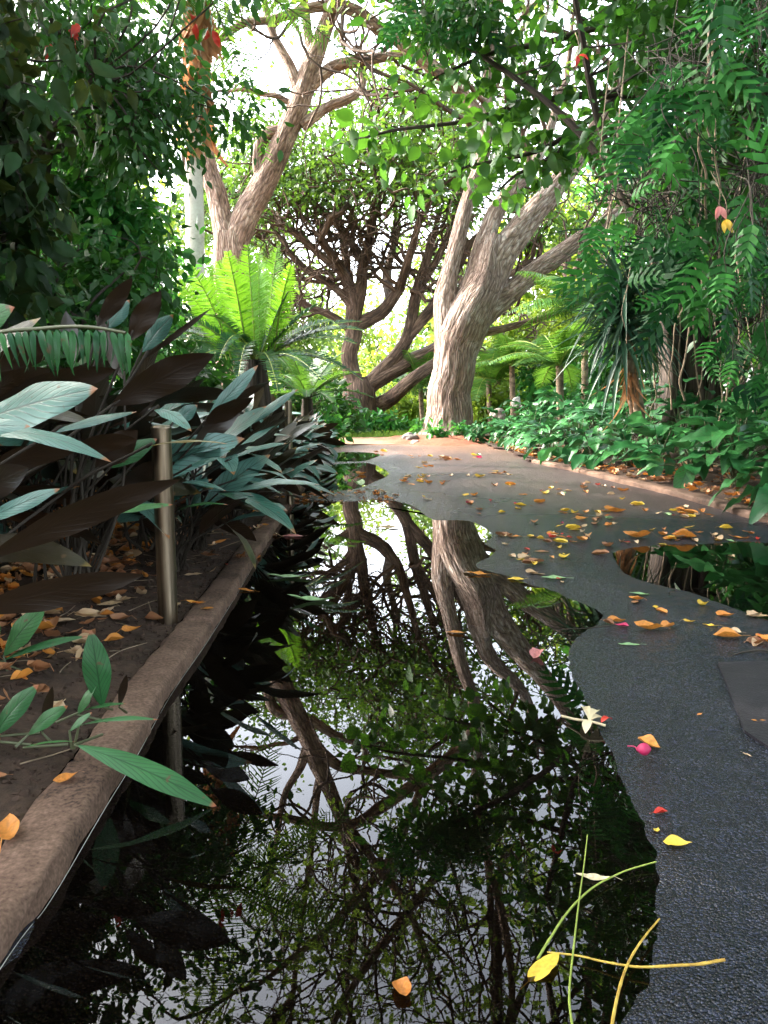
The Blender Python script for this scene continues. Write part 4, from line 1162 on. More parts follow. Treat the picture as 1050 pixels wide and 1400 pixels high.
shr = [(440, 575, 15.5, 55, 60, 'dark green bush at the bend of the side path', M_creep), (470, 572, 22, 60, 40, 'clipped bush at the foot of the spreading tree', M_mid),
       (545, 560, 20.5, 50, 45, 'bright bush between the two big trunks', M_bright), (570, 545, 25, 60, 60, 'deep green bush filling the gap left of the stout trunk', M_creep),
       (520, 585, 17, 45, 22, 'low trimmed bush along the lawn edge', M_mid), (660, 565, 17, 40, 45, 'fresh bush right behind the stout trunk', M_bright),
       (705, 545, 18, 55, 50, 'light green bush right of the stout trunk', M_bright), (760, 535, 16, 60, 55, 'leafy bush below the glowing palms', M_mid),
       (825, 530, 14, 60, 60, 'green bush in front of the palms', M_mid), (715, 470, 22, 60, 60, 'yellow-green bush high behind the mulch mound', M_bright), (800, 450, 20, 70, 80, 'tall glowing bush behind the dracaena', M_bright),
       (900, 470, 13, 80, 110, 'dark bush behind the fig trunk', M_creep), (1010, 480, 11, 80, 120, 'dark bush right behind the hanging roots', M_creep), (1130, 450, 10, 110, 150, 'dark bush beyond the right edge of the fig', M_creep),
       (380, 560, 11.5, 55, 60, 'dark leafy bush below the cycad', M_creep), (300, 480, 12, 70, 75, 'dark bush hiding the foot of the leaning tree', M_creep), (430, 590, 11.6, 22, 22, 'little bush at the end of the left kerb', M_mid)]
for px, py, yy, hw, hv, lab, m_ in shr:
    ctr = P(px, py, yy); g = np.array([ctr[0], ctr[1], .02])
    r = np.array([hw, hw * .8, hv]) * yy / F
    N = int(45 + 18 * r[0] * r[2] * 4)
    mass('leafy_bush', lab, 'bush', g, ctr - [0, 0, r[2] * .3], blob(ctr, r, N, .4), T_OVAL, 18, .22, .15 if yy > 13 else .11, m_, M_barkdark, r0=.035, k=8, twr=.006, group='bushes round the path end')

# palms glowing at the right of the stout trunk
rng = np.random.default_rng(41)
for lab, cx, cy, yy, nf, L, droop_ in (('bright feather palm between the stout trunk and the dracaena', 700, 500, 15.5, 20, 1.15, .5), ('drooping palm just left of the dracaena', 800, 420, 12.5, 20, 1.3, .7),
                                       ('low fan of pale palm fronds right of the stout trunk', 668, 520, 16.5, 14, 1.2, .4), ('small palm at the left of the stout trunk', 575, 530, 19, 14, 1.2, .5),
                                       ('palm behind the broad-leaved bed', 765, 500, 11.5, 16, 1.1, .5)):
    top = P(cx, cy, yy); root = thing('feather_palm', lab, 'palm', (top[0], top[1], .03), 'feather palms behind the path')
    b = MB(); b.tube(cr(np.array([(top[0] + .08, top[1], -.05), (top[0] + .03, top[1], top[2] * .5), tuple(top)]), 6), np.full(13, .055), 8); b.build('trunk', M_root, root)
    b, rc = MB(), MB()
    for q in range(nf):
        a = q * 2.4 + rng.random() * .4; el = rng.uniform(-.1, 1.2)
        v = np.array([math.cos(a) * math.cos(el), math.sin(a) * math.cos(el), math.sin(el)])
        frond(b, rc, top, top + v * L * rng.uniform(.8, 1.1) + np.array([0, 0, -.25 * L]), Z, (0, 0, .28), .34 * L / 1.3, 36, .012, .022, droop=droop_)
    rc.build('frond_ribs', M_stem_g, root); b.build('fronds', M_palm, root)

# ================================================================== left bed: prayer plants
rng = np.random.default_rng(51)
view = lambda p: norm(CAMP - np.asarray(p))


def petiole(b, a, e, r=.0035, lean=None):
    a, e = np.asarray(a, float), np.asarray(e, float)
    m = a * .5 + e * .5 + np.array([rng.normal() * .02, rng.normal() * .02, .08 * np.linalg.norm(e - a)])
    b.tube(cr(np.vstack([a, m, e]), 5), np.linspace(r * 1.3, r, 11), 5)


def hero(name, label, rootp, leaves, group='large prayer plants by the bollard', low=False):
    root = thing(name, label, 'plant', rootp, group)
    st = MB()
    for (b0, y0), (t0, y1), hw, mat, face, bend in leaves:
        p, q = P(*b0, y0), P(*t0, y1)
        v = view((p + q) / 2)
        up = {'F': norm(v * .8 + Z * .6), 'B': -norm(v * .8 - Z * .5), 'U': norm(Z + v * .25), 'S': norm(v * .55 + Z * .8)}[face]
        lm = MB(); w_ = hw * (y0 + y1) / 2 / F
        blade(lm, p, q, w_, up, bend=bend, fold=.10 if face != 'B' else -.05, nx=8, ny=22, prof=lance(1.0, .52), rnd=rng.random(), twist=rng.normal() * .30, wave=.075, curl=.22 if face != 'B' else .05)
        lm.build('leaf', mat, root)
        back = norm(p - q)
        a = np.array(root.location)
        a = a + np.array([rng.normal() * .03, rng.normal() * .03, 0])
        st.tube(cr(np.vstack([a, a * .45 + p * .55 + (0 if low else .10) * back + np.array([0, 0, .0 if low else .03]), p, p + (q - p) * .04]), 6), np.linspace(.0045, .0025, 19) * (.55 if low else 1), 6)
    st.build('stems', M_stalk if low else M_darkstalk, root)
    return root


s_, g_, p_, o_ = M_silver, M_green_low, M_purple, M_olive
hero('prayer_plant', 'big prayer plant at the left edge with broad silvery veined leaves', (-.92, 1.45, .15), [
    (((-50, 585), 1.38), ((134, 531), 1.30), 35, s_, 'F', .03), (((-40, 596), 1.25), ((153, 632), 1.18), 15, s_, 'S', .10), (((-70, 590), 1.15), ((42, 583), 1.12), 14, s_, 'F', .04),
    (((70, 592), 1.5), ((187, 563), 1.5), 8, s_, 'F', .03), (((95, 615), 1.65), ((186, 600), 1.65), 14, p_, 'B', .03), (((130, 642), 1.9), ((188, 588), 1.9), 20, p_, 'B', .04),
    (((150, 556), 1.72), ((293, 484), 1.80), 25, p_, 'B', .03), (((-30, 520), 1.6), ((95, 455), 1.7), 24, p_, 'B', .05), (((-20, 560), 1.5), ((160, 505), 1.65), 22, p_, 'B', .05),
    (((-60, 470), 1.3), ((20, 420), 1.25), 22, g_, 'F', .05), (((-30, 645), 1.5), ((115, 610), 1.6), 20, p_, 'B', .06), (((-60, 550), 1.45), ((70, 505), 1.6), 20, p_, 'B', .0)])
hero('prayer_plant', 'prayer plant reaching across the bollard with long brown leaf undersides', (-.88, 1.22, .14), [
    (((-30, 770), 1.12), ((248, 655), 1.2), 23, p_, 'B', .05), (((-60, 842), 1.0), ((197, 786), 1.08), 25, p_, 'B', .02), (((-30, 716), 1.3), ((83, 668), 1.3), 13, s_, 'F', .03),
    (((-60, 690), 1.25), ((40, 640), 1.4), 24, p_, 'B', .02)])
hero('prayer_plant', 'prayer plant behind the bollard with upright dark leaves and an olive one', (-.80, 1.95, .14), [
    (((133, 447), 1.95), ((181, 380), 1.95), 12, p_, 'B', .04), (((176, 467), 1.85), ((220, 397), 1.85), 16, p_, 'B', .03), (((146, 450), 2.05), ((177, 410), 2.05), 12, s_, 'F', .03),
    (((193, 482), 2.05), ((237, 430), 2.0), 13, s_, 'F', .03), (((197, 612), 1.75), ((312, 607), 1.72), 8, o_, 'U', .06), (((146, 704), 1.6), ((237, 690), 1.6), 8, g_, 'S', .05),
    (((195, 492), 2.0), ((288, 422), 2.0), 4, p_, 'B', .0), (((235, 580), 2.1), ((270, 554), 2.1), 11, s_, 'F', .03), (((210, 560), 2.0), ((262, 590), 1.9), 12, s_, 'S', .1),
    (((170, 520), 2.1), ((130, 430), 2.2), 14, p_, 'B', .05), (((150, 640), 2.0), ((215, 600), 2.0), 14, g_, 'F', .05), (((100, 500), 2.1), ((90, 425), 2.2), 13, p_, 'B', .05),
    (((120, 590), 2.2), ((215, 545), 2.2), 15, p_, 'B', .05), (((160, 665), 2.1), ((240, 632), 2.1), 14, p_, 'B', .05)])
hero('prayer_plant', 'prayer plant in the middle of the hedge flashing pale silver leaves', (-.78, 2.55, .14), [
    (((280, 578), 2.4), ((353, 499), 2.4), 12, s_, 'F', .03), (((338, 583), 2.8), ((408, 532), 2.75), 8, s_, 'F', .03), (((310, 630), 2.6), ((394, 606), 2.5), 7, s_, 'S', .06),
    (((318, 657), 2.6), ((367, 648), 2.55), 4, s_, 'S', .05), (((275, 582), 2.25), ((347, 543), 2.25), 15, p_, 'B', .04), (((262, 610), 2.3), ((330, 560), 2.4), 14, p_, 'B', .04),
    (((300, 560), 2.6), ((372, 520), 2.7), 9, p_, 'B', .04), (((255, 640), 2.2), ((305, 625), 2.2), 8, s_, 'S', .06), (((245, 660), 2.3), ((310, 672), 2.2), 6, s_, 'S', .08), (((225, 690), 2.3), ((290, 655), 2.3), 10, s_, 'S', .08),
    (((240, 700), 2.3), ((312, 690), 2.2), 6, g_, 'S', .08)])
for lab, rp, lv in (
        ('low green prayer plant at the left edge with one leaf pointing along the litter', (32, 915), [((5, 897), (63, 828), 17, 'F'), ((0, 905), (120, 870), 7, 'S'), ((-20, 900), (-10, 830), 15, 'F')]),
        ('young green prayer plant with one tall upright leaf beside the kerb', (128, 986), [((140, 967), (124, 862), 19, 'F'), ((106, 977), (133, 934), 9, 'F'), ((110, 973), (173, 962), 5, 'U'), ((163, 967), (173, 922), 6, 'B')]),
        ('small green prayer plant in the lower left corner of the bed', (30, 1015), [((-8, 1007), (53, 936), 15, 'F'), ((38, 1005), (93, 965), 11, 'F'), ((58, 1002), (72, 938), 7, 'B'), ((-40, 1010), (-5, 950), 12, 'F')]),
        ('green prayer plant laying one long leaf over the kerb into the puddle', (92, 1024), [((108, 992), (217, 984), 5, 'U'), ((33, 1022), (104, 1014), 4, 'U'), ((95, 1000), (126, 974), 6, 'F')])):
    g = G(rp[0], rp[1], .07); yy = g[1]
    lv2 = [((a, yy), (t, yy - .01), hw, p_ if f == 'B' else g_, f, .06) for a, t, hw, f in lv]
    if 'long leaf' in lab: lv2.append((((103, 1018), yy - .02), ((299, 1105), 1.125), 18, g_, 'F', .07))
    hero('prayer_plant', lab, g, lv2, 'low green prayer plants at the front of the bed', True)


def hedge_plant(x, y, h, nl, lab, group, msk=.5, lean=0.0, size=1.0, elo=-.2):
    g = np.array([x, y, float(bedz_l(np.array(x), np.array(y)))])
    root = thing('prayer_plant', lab, 'plant', g, group)
    fs, fp, st = MB(), MB(), MB()
    for q in range(nl):
        a = q * 2.4 + rng.random() * .8
        out = np.array([math.cos(a), math.sin(a), 0])
        if rng.random() < lean: out = norm(out + np.array([.9, -.5, 0]))
        hh = h * rng.uniform(.25, .80)
        e = g + out * rng.uniform(.05, .20) * size + np.array([0, 0, hh])
        el = rng.uniform(elo, 1.15) * (.6 + .5 * hh / h)
        d = norm(out * math.cos(el) + Z * math.sin(el) + rng.normal(size=3) * .15)
        L = rng.uniform(.19, .33) * size; w_ = L * rng.uniform(.145, .20)
        up = norm(Z * math.cos(el) - out * math.sin(el) + rng.normal(size=3) * .3)
        (fs if rng.random() < msk else fp).__class__
        tgt = fs if rng.random() < msk else fp
        blade(tgt, e, e + d * L, w_, up, bend=rng.uniform(.02, .12), fold=.1, nx=4, ny=10, prof=lance(1, .5), rnd=rng.random(), twist=rng.normal() * .3, wave=.05)
        petiole(st, g + rng.normal(size=3) * np.array([.02, .02, 0]), e, .003)
    if fs.n: fs.build('foliage', M_silver, root)
    if fp.n: fp.build('dark_foliage', M_purple, root)
    st.build('stems', M_darkstalk, root)


rng = np.random.default_rng(52)
rows = [(.03, 2.6, 'front', .74), (.42, 2.35, 'second', .95), (.80, 1.9, 'third', 1.0), (1.25, 1.75, 'fourth', 1.05)]
for d0, ystart, rname, hs in rows:
    y, kx = ystart, 0
    while y < 11.3:
        h = (.62 - .018 * max(0, y - 3)) * hs * rng.uniform(.88, 1.1)
        x = float(xl(y)) - .125 - d0 - rng.uniform(0, .12)
        hedge_plant(x, y, h, 24 if d0 < .7 else 18, f'purple-backed prayer plant in the {rname} row from the kerb, {ORD[kx]} from the camera', 'prayer plants massed along the left kerb',
                    .72 if d0 < .7 else .62, .75 if d0 < .3 else .3, 1.0, -.7 if d0 < .3 else -.25)
        y += (.30 if d0 < .3 else .40) * (1 + .05 * y); kx += 1

for (x_, y_, h_, lb) in ((-1.05, 1.75, .62, 'bushy prayer plant behind the broad silvery leaves'), (-1.30, 1.45, .70, 'prayer plant half out of view at the left edge'), (-1.25, 2.05, .72, 'tall prayer plant behind the upright dark leaves'),
                         (-.90, 2.30, .55, 'leafy prayer plant a little way behind the bollard'), (-1.55, 1.8, .75, 'prayer plant deep in the shade at the left'), (-1.6, 2.4, .8, 'tall shaded prayer plant below the bright shrub'), (-1.0, 2.7, .7, 'dense prayer plant below the cycad fan')):
    hedge_plant(x_, y_, h_, 24, lb, 'prayer plants massed along the left kerb', .6, .4, 1.1)

# feathery frond hanging flat across the dark leaves at the left
rng = np.random.default_rng(53)
fr_ = thing('sword_fern', 'single glossy sword fern frond with hanging leaflets above the broad silvery leaf', 'fern', (-.95, 1.7, .16))
b, rc = MB(), MB()
c = cr(np.vstack([(-.95, 1.7, .16), P(-60, 520, 1.6), P(-20, 462, 1.5), P(60, 449, 1.45), P(120, 447, 1.42), P(172, 455, 1.4)]), 8)
rc.tube(c, np.linspace(.006, .0025, len(c)), 6)
px_ = np.linspace(-20, 174, 19); pos = np.array([P(x, 450 + (abs(x - 90) / 90) ** 2 * 5, 1.44) for x in px_]); N = len(pos)
for s, zz in ((-.6, -1.0), (.7, -.8)):
    d = norm(np.stack([.25 + rng.normal(size=N) * .12, np.full(N, s), np.full(N, zz)], 1))
    b.scatter(grid_leaf(2, 7, lance(.085, .3), .2, .6), pos, frames(d, norm(np.array([[.1, -.6, .8]] * N) + .1 * rng.normal(size=(N, 3)))), np.full(N, .066) * rng.uniform(.85, 1.15, N))
rc.build('stem', M_stalk, fr_); b.build('leaflets', M_heart, fr_)

# bollards
for (bx, by, bz, hh, rr_, lab) in ((*G(229, 823, .085), .455, .0255, 'brushed bronze steel bollard post standing in the leaf litter by the kerb'), (*P(395, 606, 4.6), .0, .021, 'dark steel bollard post half hidden in the hedge of purple-backed plants')):
    if hh == 0: bz = .09; hh = .53
    root = thing('bollard', lab, 'bollard', (bx, by, bz), 'steel bollards in the left bed')
    b = MB(); n = 30
    c = np.stack([np.full(n, bx), np.full(n, by), np.linspace(bz - .06, bz + hh, n)], 1); b.tube(c, np.full(n, rr_), 32); b.build('tube', M_metal, root)
    b = MB(); zz = np.array([0, .004, .008, .011, .012]); r2 = rr_ * np.array([1.03, 1.05, 1.0, .8, .001]); c = np.stack([np.full(5, bx), np.full(5, by), bz + hh + zz], 1); b.tube(c, r2, 32); b.build('cap', M_metal, root)

# ---- cycad
rng = np.random.default_rng(54)
CY = 7.4
cb = P(348, 495, CY)
cyc = thing('cycad', 'large cycad with a fan of upright bright green fronds and drooping side fronds', 'cycad', (cb[0], cb[1], .12))
b = MB(); b.tube(np.array([(cb[0] + .03, cb[1], .05), (cb[0], cb[1], cb[2] * .5), (cb[0], cb[1], cb[2] + .02)]), [.16, .15, .09], 14, flute=.15); b.build('trunk', M_barkfig, cyc)
bf, rc, bd = MB(), MB(), MB()
fr = []
for (x, y, w_) in ((246, 385, 17), (260, 364, 19), (284, 352, 20), (298, 358, 19), (311, 344, 20), (338, 335, 20), (346, 360, 18), (354, 346, 19), (379, 340, 20), (398, 362, 17), (325, 372, 18), (366, 372, 17)):
    fr.append(((346 + (x - 330) * .42, 492), (x, y), w_, 'F', ((x - 330) * -.0008, .02 + rng.random() * .06, .06), CY + rng.uniform(-.25, .45), .85))
for (x, y, w_, bz_, dy) in ((394, 400, 15, .08, -.2), (437, 414, 16, .13, -.1), (452, 438, 16, .16, .1), (497, 452, 15, .22, -.3), (494, 440, 13, .2, .1), (487, 470, 15, .24, -.5), (470, 505, 15, .22, -.6), (496, 520, 13, .25, -.2), (440, 520, 14, .22, -.9),
                            (300, 490, 15, .45, -.9), (325, 525, 15, .4, -1.1), (230, 425, 15, .15, -.3), (205, 470, 16, .22, -.5), (222, 455, 15, .2, .3), (255, 500, 15, .25, -.8), (380, 535, 14, .3, -1.0), (280, 430, 15, .2, -.9)):
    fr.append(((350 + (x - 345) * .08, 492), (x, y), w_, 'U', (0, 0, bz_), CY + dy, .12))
for a, t, w_, f, bl, yt, rn in fr:
    p, q = P(*a, CY), P(*t, yt)
    up = norm(np.array([0, -1, .35]) + .25 * rng.normal(size=3)) if f == 'F' else norm(Z + view(q) * .35 + .15 * rng.normal(size=3))
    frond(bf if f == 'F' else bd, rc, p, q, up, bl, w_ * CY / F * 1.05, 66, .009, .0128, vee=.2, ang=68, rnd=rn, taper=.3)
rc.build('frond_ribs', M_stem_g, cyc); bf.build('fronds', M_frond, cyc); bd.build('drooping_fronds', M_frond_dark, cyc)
# second darker cycad low behind the hedge
cb = P(420, 545, 9.2)
cyc = thing('cycad', 'smaller dark cycad arching over the far end of the left kerb', 'cycad', (cb[0], cb[1], .12))
bf, rc, b = MB(), MB(), MB(); b.tube(np.array([(cb[0], cb[1], .05), (cb[0], cb[1], .3), tuple(cb)]), [.09, .09, .06], 10); b.build('trunk', M_barkfig, cyc)
for q in range(18):
    a = q * 2.4; el = rng.uniform(.0, 1.2); v = np.array([math.cos(a) * math.cos(el), math.sin(a) * math.cos(el), math.sin(el)])
    frond(bf, rc, cb, cb + v * .8 + np.array([0, 0, -.15]), Z, (0, 0, .22), .15, 44, .007, .014, vee=.2, rnd=.1)
rc.build('frond_ribs', M_stalk, cyc); bf.build('fronds', M_palm, cyc)

# ================================================================== right bed: broad-leaved plants
rng = np.random.default_rng(55)


def heart_plant(loc, lab, h, nl, sz, T):
    root = thing('broad_leaved_plant', lab, 'plant', loc, 'broad-leaved plants along the right kerb')
    b, st = MB(), MB(); loc = np.asarray(loc, float)
    for q in range(nl):
        a = q * 2.4 + rng.random(); out = np.array([math.cos(a), math.sin(a), 0])
        if rng.random() < .45: out = norm(out + np.array([-.9, -.8, 0]))
        f = (q + .5) / nl
        e = loc + out * (.05 + .16 * f) + np.array([0, 0, h * (1.0 - .72 * f) * rng.uniform(.85, 1.1)])
        el = rng.uniform(-.9, .2) + .9 * (1 - f) ** 2
        d = norm(out * math.cos(el) + Z * math.sin(el) + rng.normal(size=3) * .12)
        up = norm(Z * math.cos(el) - out * math.sin(el) + rng.normal(size=3) * .25)
        s = sz * rng.uniform(.65, 1.2)
        b.scatter(T, e[None], frames(d[None], up[None]), np.array([s]))
        c = cr(np.vstack([loc + rng.normal(size=3) * np.array([.015, .015, 0]), loc * .5 + e * .5 + np.array([0, 0, .05]), e]), 4); st.tube(c, np.linspace(.006, .003, len(c)), 5)
    st.build('stems', M_stalk, root); b.build('foliage', M_heart, root)


y, kx = 3.0, [0, 0, 0, 0]
for ri, (d0, ys_, nm) in enumerate(((.20, 3.1, 'front'), (.55, 3.0, 'second'), (.95, 3.2, 'third'), (1.45, 3.4, 'fourth'))):
    y = ys_
    while y < 13.0:
        x = (float(xr(y)) if y < 8.2 else 1.5) + .11 + d0 + rng.uniform(-.06, .12)
        h = (.36 + .10 * ri) * rng.uniform(.8, 1.15) * (1 if y < 9 else 1.1)
        heart_plant((x, y, float(bedz_r(np.array(x), np.array(y)))), f'glossy broad-leaved plant in the {nm} row from the right kerb, {ORD[kx[ri]]} from the camera', h, 15, .235 if ri < 3 else .26, T_HEART if rng.random() < .3 else T_BROAD)
        kx[ri] += 1; y += rng.uniform(.36, .48) * (1 + .05 * y)

# plants at the foot of the big tree, rocks
for (px, py, yy, lab) in ((600, 598, 12.6, 'small green plant at the left foot of the stout trunk'), (650, 600, 12.4, 'small dark plant in front of the mulch mound'), (575, 588, 13.6, 'blue-green plant left of the stout trunk'), (690, 590, 13.2, 'leafy plant at the right end of the mulch mound'), (632, 592, 12.9, 'tiny plant sprouting against the stout trunk')):
    g = P(px, py + 8, yy); ctr = g + np.array([0, 0, .17])
    mass('mound_plant', lab, 'plant', g, ctr, blob(ctr, (.14, .14, .14), 12, .3), T_BROAD, 8, .09, .10, M_mid if 'dark' not in lab else M_heart, M_stalk, r0=.012, k=6, twr=.005, group='plants on the mulch mound', trunkpart='stem')


def rock(px, py, yy, r, m, lab):
    me = bpy.data.meshes.new('rock')
    import bmesh
    bm = bmesh.new(); bmesh.ops.create_icosphere(bm, subdivisions=4, radius=1)
    V = np.array([v.co for v in bm.verts])
    s = 1 + .16 * vnoise(V[:, 0] * 2 + px, V[:, 1] * 2 + V[:, 2] * 1.7, 1.1) + .04 * vnoise(V[:, 0] * 7, V[:, 1] * 7 + V[:, 2] * 6, 1.2)
    V = V * s[:, None] * np.array(r)
    for v, q in zip(bm.verts, V): v.co = q
    for f in bm.faces: f.smooth = True
    bm.to_mesh(me); bm.free(); me.materials.append(m)
    o = bpy.data.objects.new('rock', me); col.objects.link(o)
    p = P(px, py, yy); o.location = (p[0], p[1], p[2] + r[2] * .2)
    tag(o, lab, 'rock', 'rocks round the mulch mound')


rock(561, 600, 12.6, (.13, .10, .075), M_rock2, 'grey rock at the left edge of the mulch mound')
rock(567, 606, 12.1, (.07, .06, .045), M_rock, 'small pale rock in front of the grey rock')
rock(682, 570, 14.6, (.14, .12, .13), M_rock, 'pinkish rock among bushes right of the stout trunk')
rock(706, 552, 15.0, (.09, .08, .12), plain('white_lump', (.5, .48, .45), .8), 'white upright lump behind the broad-leaved plants')  # white lump at a small pale spot between the plants

# ================================================================== fallen leaves, flowers, stalks
rng = np.random.default_rng(56)


def curlleaf(prof, curl, arch, tw=0., wave=.1, petiole_=True, nx=4, ny=10):
    V, q, U = grid_leaf(nx, ny, prof, 0, 0, wave)
    x, y = V[:, 0].copy(), V[:, 1].copy()
    V[:, 2] += curl * x * x * 6 + arch * (y - .5) ** 2 + tw * x * (y - .5)
    V[:, 1] -= .5
    V[:, 2] -= V[:, 2].min()
    if petiole_:
        n = len(V)
        pv = np.array([(-.012, -.5, V[0, 2] + .004), (.012, -.5, V[0, 2] + .004), (.012, -.75, .01), (-.012, -.75, .01)])
        V = np.vstack([V, pv]); q = np.vstack([q, [[n, n + 1, n + 2, n + 3]]]); U = np.vstack([U, [[.5, 0]] * 4])
    return V, q, U


SH = {'flat': curlleaf(lance(.22, .45), .12, .12), 'curled': curlleaf(lance(.24, .5), .9, .35, .6), 'narrow': curlleaf(lance(.12, .45), .4, .4, .3), 'cupped': curlleaf(obl(.30), .55, .5, .2, .08, False), 'petal': curlleaf(lance(.30, .62), .4, .55, .4, .05, False),
      'twisted': curlleaf(lance(.26, .45), .5, .9, 1.6)}
CO = {'yellow': M_yellow, 'orange': M_orange, 'brown': M_brown, 'tan': M_tan, 'red': M_red, 'magenta': M_magenta, 'pink': M_pinkf, 'pale green': M_palegreen, 'cream': M_cream}
protos = {}


def leafmesh(c, s, v):
    k = (c, s, v)
    if k not in protos:
        b = MB(); V, q, U = SH[s]
        W = V.copy()
        W[:, 2] += .05 * np.abs(vnoise(V[:, 0] * 3 + v * 7, V[:, 1] * 3, 2.0)) * (np.abs(V[:, 0]) > .01)
        b.add(W, q, U, rng.random())
        o = b.build('fallen_leaf', CO[c]); protos[k] = o.data
        bpy.data.objects.remove(o)
    return protos[k]


fallen = []


def fall(px, py, L, c, s, rot=None, label=None, zoff=.002, name='fallen_leaf'):
    g = G(px, py, .008); z, sd = pathz(np.array([g[0]]), np.array([g[1]])); z = max(float(z[0]), 0.0)
    g = G(px, py, z)
    o = bpy.data.objects.new(name, leafmesh(c, s, int(rng.integers(3)))); col.objects.link(o)
    o.location = (g[0], g[1], z + zoff); o.rotation_euler = (rng.normal() * .08, rng.normal() * .08, rng.random() * 6.28 if rot is None else rot)
    o.scale = (L, L, L * rng.uniform(.6, 1.0))
    o['category'] = 'petal' if s == 'petal' else 'leaf'
    if label: o['label'] = label
    else: fallen.append((o, c, s, g[0], g[1], float(sd[0])))
    return o


# the ones that can be told apart
E = [(550, 1356, .030, 'orange', 'cupped', 'cupped orange leaf floating alone on the near puddle'), (744, 1326, .052, 'yellow', 'flat', 'yellow leaf with a dark spot floating by the crossed stalks', -.9),
     (812, 1203, .046, 'cream', 'narrow', 'pale cream petal floating beside a bent green stalk', 1.35), (927, 1156, .038, 'yellow', 'petal', 'bright yellow kidney-shaped petal on the near asphalt', 1.2), (898, 1137, .015, 'yellow', 'petal', 'tiny yellow scrap beside the kidney-shaped petal'),
     (903, 1113, .022, 'red', 'curled', 'small red and orange bud scale above the kidney-shaped petal'), (888, 1021, .05, 'orange', 'petal', 'folded orange bract next to a crimson bud', .6), (956, 978, .014, 'orange', 'flat', 'tiny orange fleck alone on the near asphalt'),
     (1044, 989, .045, 'orange', 'narrow', 'narrow orange leaf cut by the right edge near the camera', 1.4), (1022, 1034, .018, 'tan', 'narrow', 'thin tan scrap below the narrow orange leaf'), (860, 883, .055, 'pale green', 'narrow', 'pale grey-green leaf on the asphalt near the puddle tip', 1.3),
     (886, 861, .075, 'orange', 'twisted', 'large crumpled orange leaf in the middle of the asphalt', 1.2), (912, 858, .055, 'orange', 'curled', 'crumpled orange leaf touching the largest crumpled one'), (995, 872, .07, 'orange', 'curled', 'curled orange leaf lying near the right puddle end', 1.2), (1003, 866, .05, 'tan', 'curled', 'pale curled leaf leaning on a curled orange one', .5),
     (622, 866, .05, 'orange', 'flat', 'orange leaf floating on the trunk reflection', 1.2), (734, 898, .05, 'pink', 'cupped', 'pink petal floating on the reflected sky'), (843, 851, .05, 'orange', 'twisted', 'orange leaf on top of the purple petals at the puddle tip'), (850, 857, .04, 'magenta', 'petal', 'purple petal under the orange leaf at the puddle tip'),
     (832, 853, .04, 'brown', 'curled', 'brown leaf at the very tip of the big puddle'), (757, 791, .09, 'pale green', 'flat', 'long pale green leaf on the asphalt tongue', 1.4), (874, 813, .065, 'pale green', 'flat', 'pale green leaf at the left end of the right puddle', 1.4), (733, 769, .06, 'brown', 'twisted', 'folded brown and red leaf on the asphalt tongue'),
     (718, 760, .05, 'orange', 'curled', 'orange leaf in the leaf pile by the puddle bay'), (700, 762, .05, 'tan', 'curled', 'tan leaf in the leaf pile by the puddle bay'), (720, 752, .03, 'red', 'cupped', 'bright red petal in the leaf pile by the puddle bay'), (740, 755, .06, 'brown', 'flat', 'brown leaf at the right of the leaf pile by the puddle bay', 1.3),
     (655, 786, .09, 'orange', 'narrow', 'long orange leaf lying along the tip of the asphalt tongue', 1.4), (640, 784, .06, 'tan', 'flat', 'tan leaf at the tip of the asphalt tongue'), (705, 793, .06, 'yellow', 'flat', 'yellow-green leaf on the lower rim of the asphalt tongue', 1.3), (1000, 762, .04, 'tan', 'curled', 'pale leaf standing in the right puddle'),
     (870, 735, .12, 'orange', 'twisted', 'biggest orange leaf on the path, by the right puddle', 1.3), (935, 735, .11, 'orange', 'curled', 'curled orange leaf between the right puddle and kerb', 1.2), (1010, 736, .1, 'orange', 'narrow', 'long orange leaf at the right rim of the right puddle', 1.5), (840, 700, .12, 'orange', 'twisted', 'bright orange leaf clump in mid path'),
     (310, 772, .02, 'red', 'petal', 'red petal lying on the brown kerb'), (283, 832, .045, 'orange', 'flat', 'orange leaf resting on the top of the brown kerb', 1.2), (240, 828, .05, 'tan', 'flat', 'tan leaf at the foot of the bollard'), (180, 862, .055, 'orange', 'twisted', 'glossy orange leaf on the soil left of the kerb'), (90, 1066, .038, 'orange', 'twisted', 'dry orange leaf on the near kerb'),
     (8, 1140, .065, 'orange', 'twisted', 'crumpled orange leaf at the left edge on the near kerb'), (88, 740, .12, 'orange', 'twisted', 'big orange three-pointed leaf on the shaded litter'), (100, 820, .08, 'tan', 'curled', 'pinkish leaf on the litter under the brown undersides'), (80, 850, .09, 'tan', 'flat', 'pale leaf on the litter above the low green plants'), (150, 826, .07, 'tan', 'flat', 'pale leaf on the litter near the bollard foot'),
     (425, 822, .15, 'pale green', 'narrow', 'long silvery leaf floating flat near the kerb', 1.75), (395, 790, .16, 'pale green', 'narrow', 'second silvery leaf floating nearer the kerb gap', 1.5), (530, 722, .12, 'tan', 'flat', 'tan leaf floating in the far half of the big puddle', 1.5), (400, 734, .1, 'pink', 'flat', 'pinkish leaf floating by the kerb gap', 1.5), (335, 808, .07, 'orange', 'narrow', 'orange leaf floating against the kerb', 1.3), (352, 762, .06, 'orange', 'flat', 'orange leaf on the kerb gap'),
     (493, 649, .12, 'orange', 'cupped', 'round orange leaf floating on the second puddle'), (490, 664, .14, 'pale green', 'cupped', 'lime green leaf floating on the second puddle')]
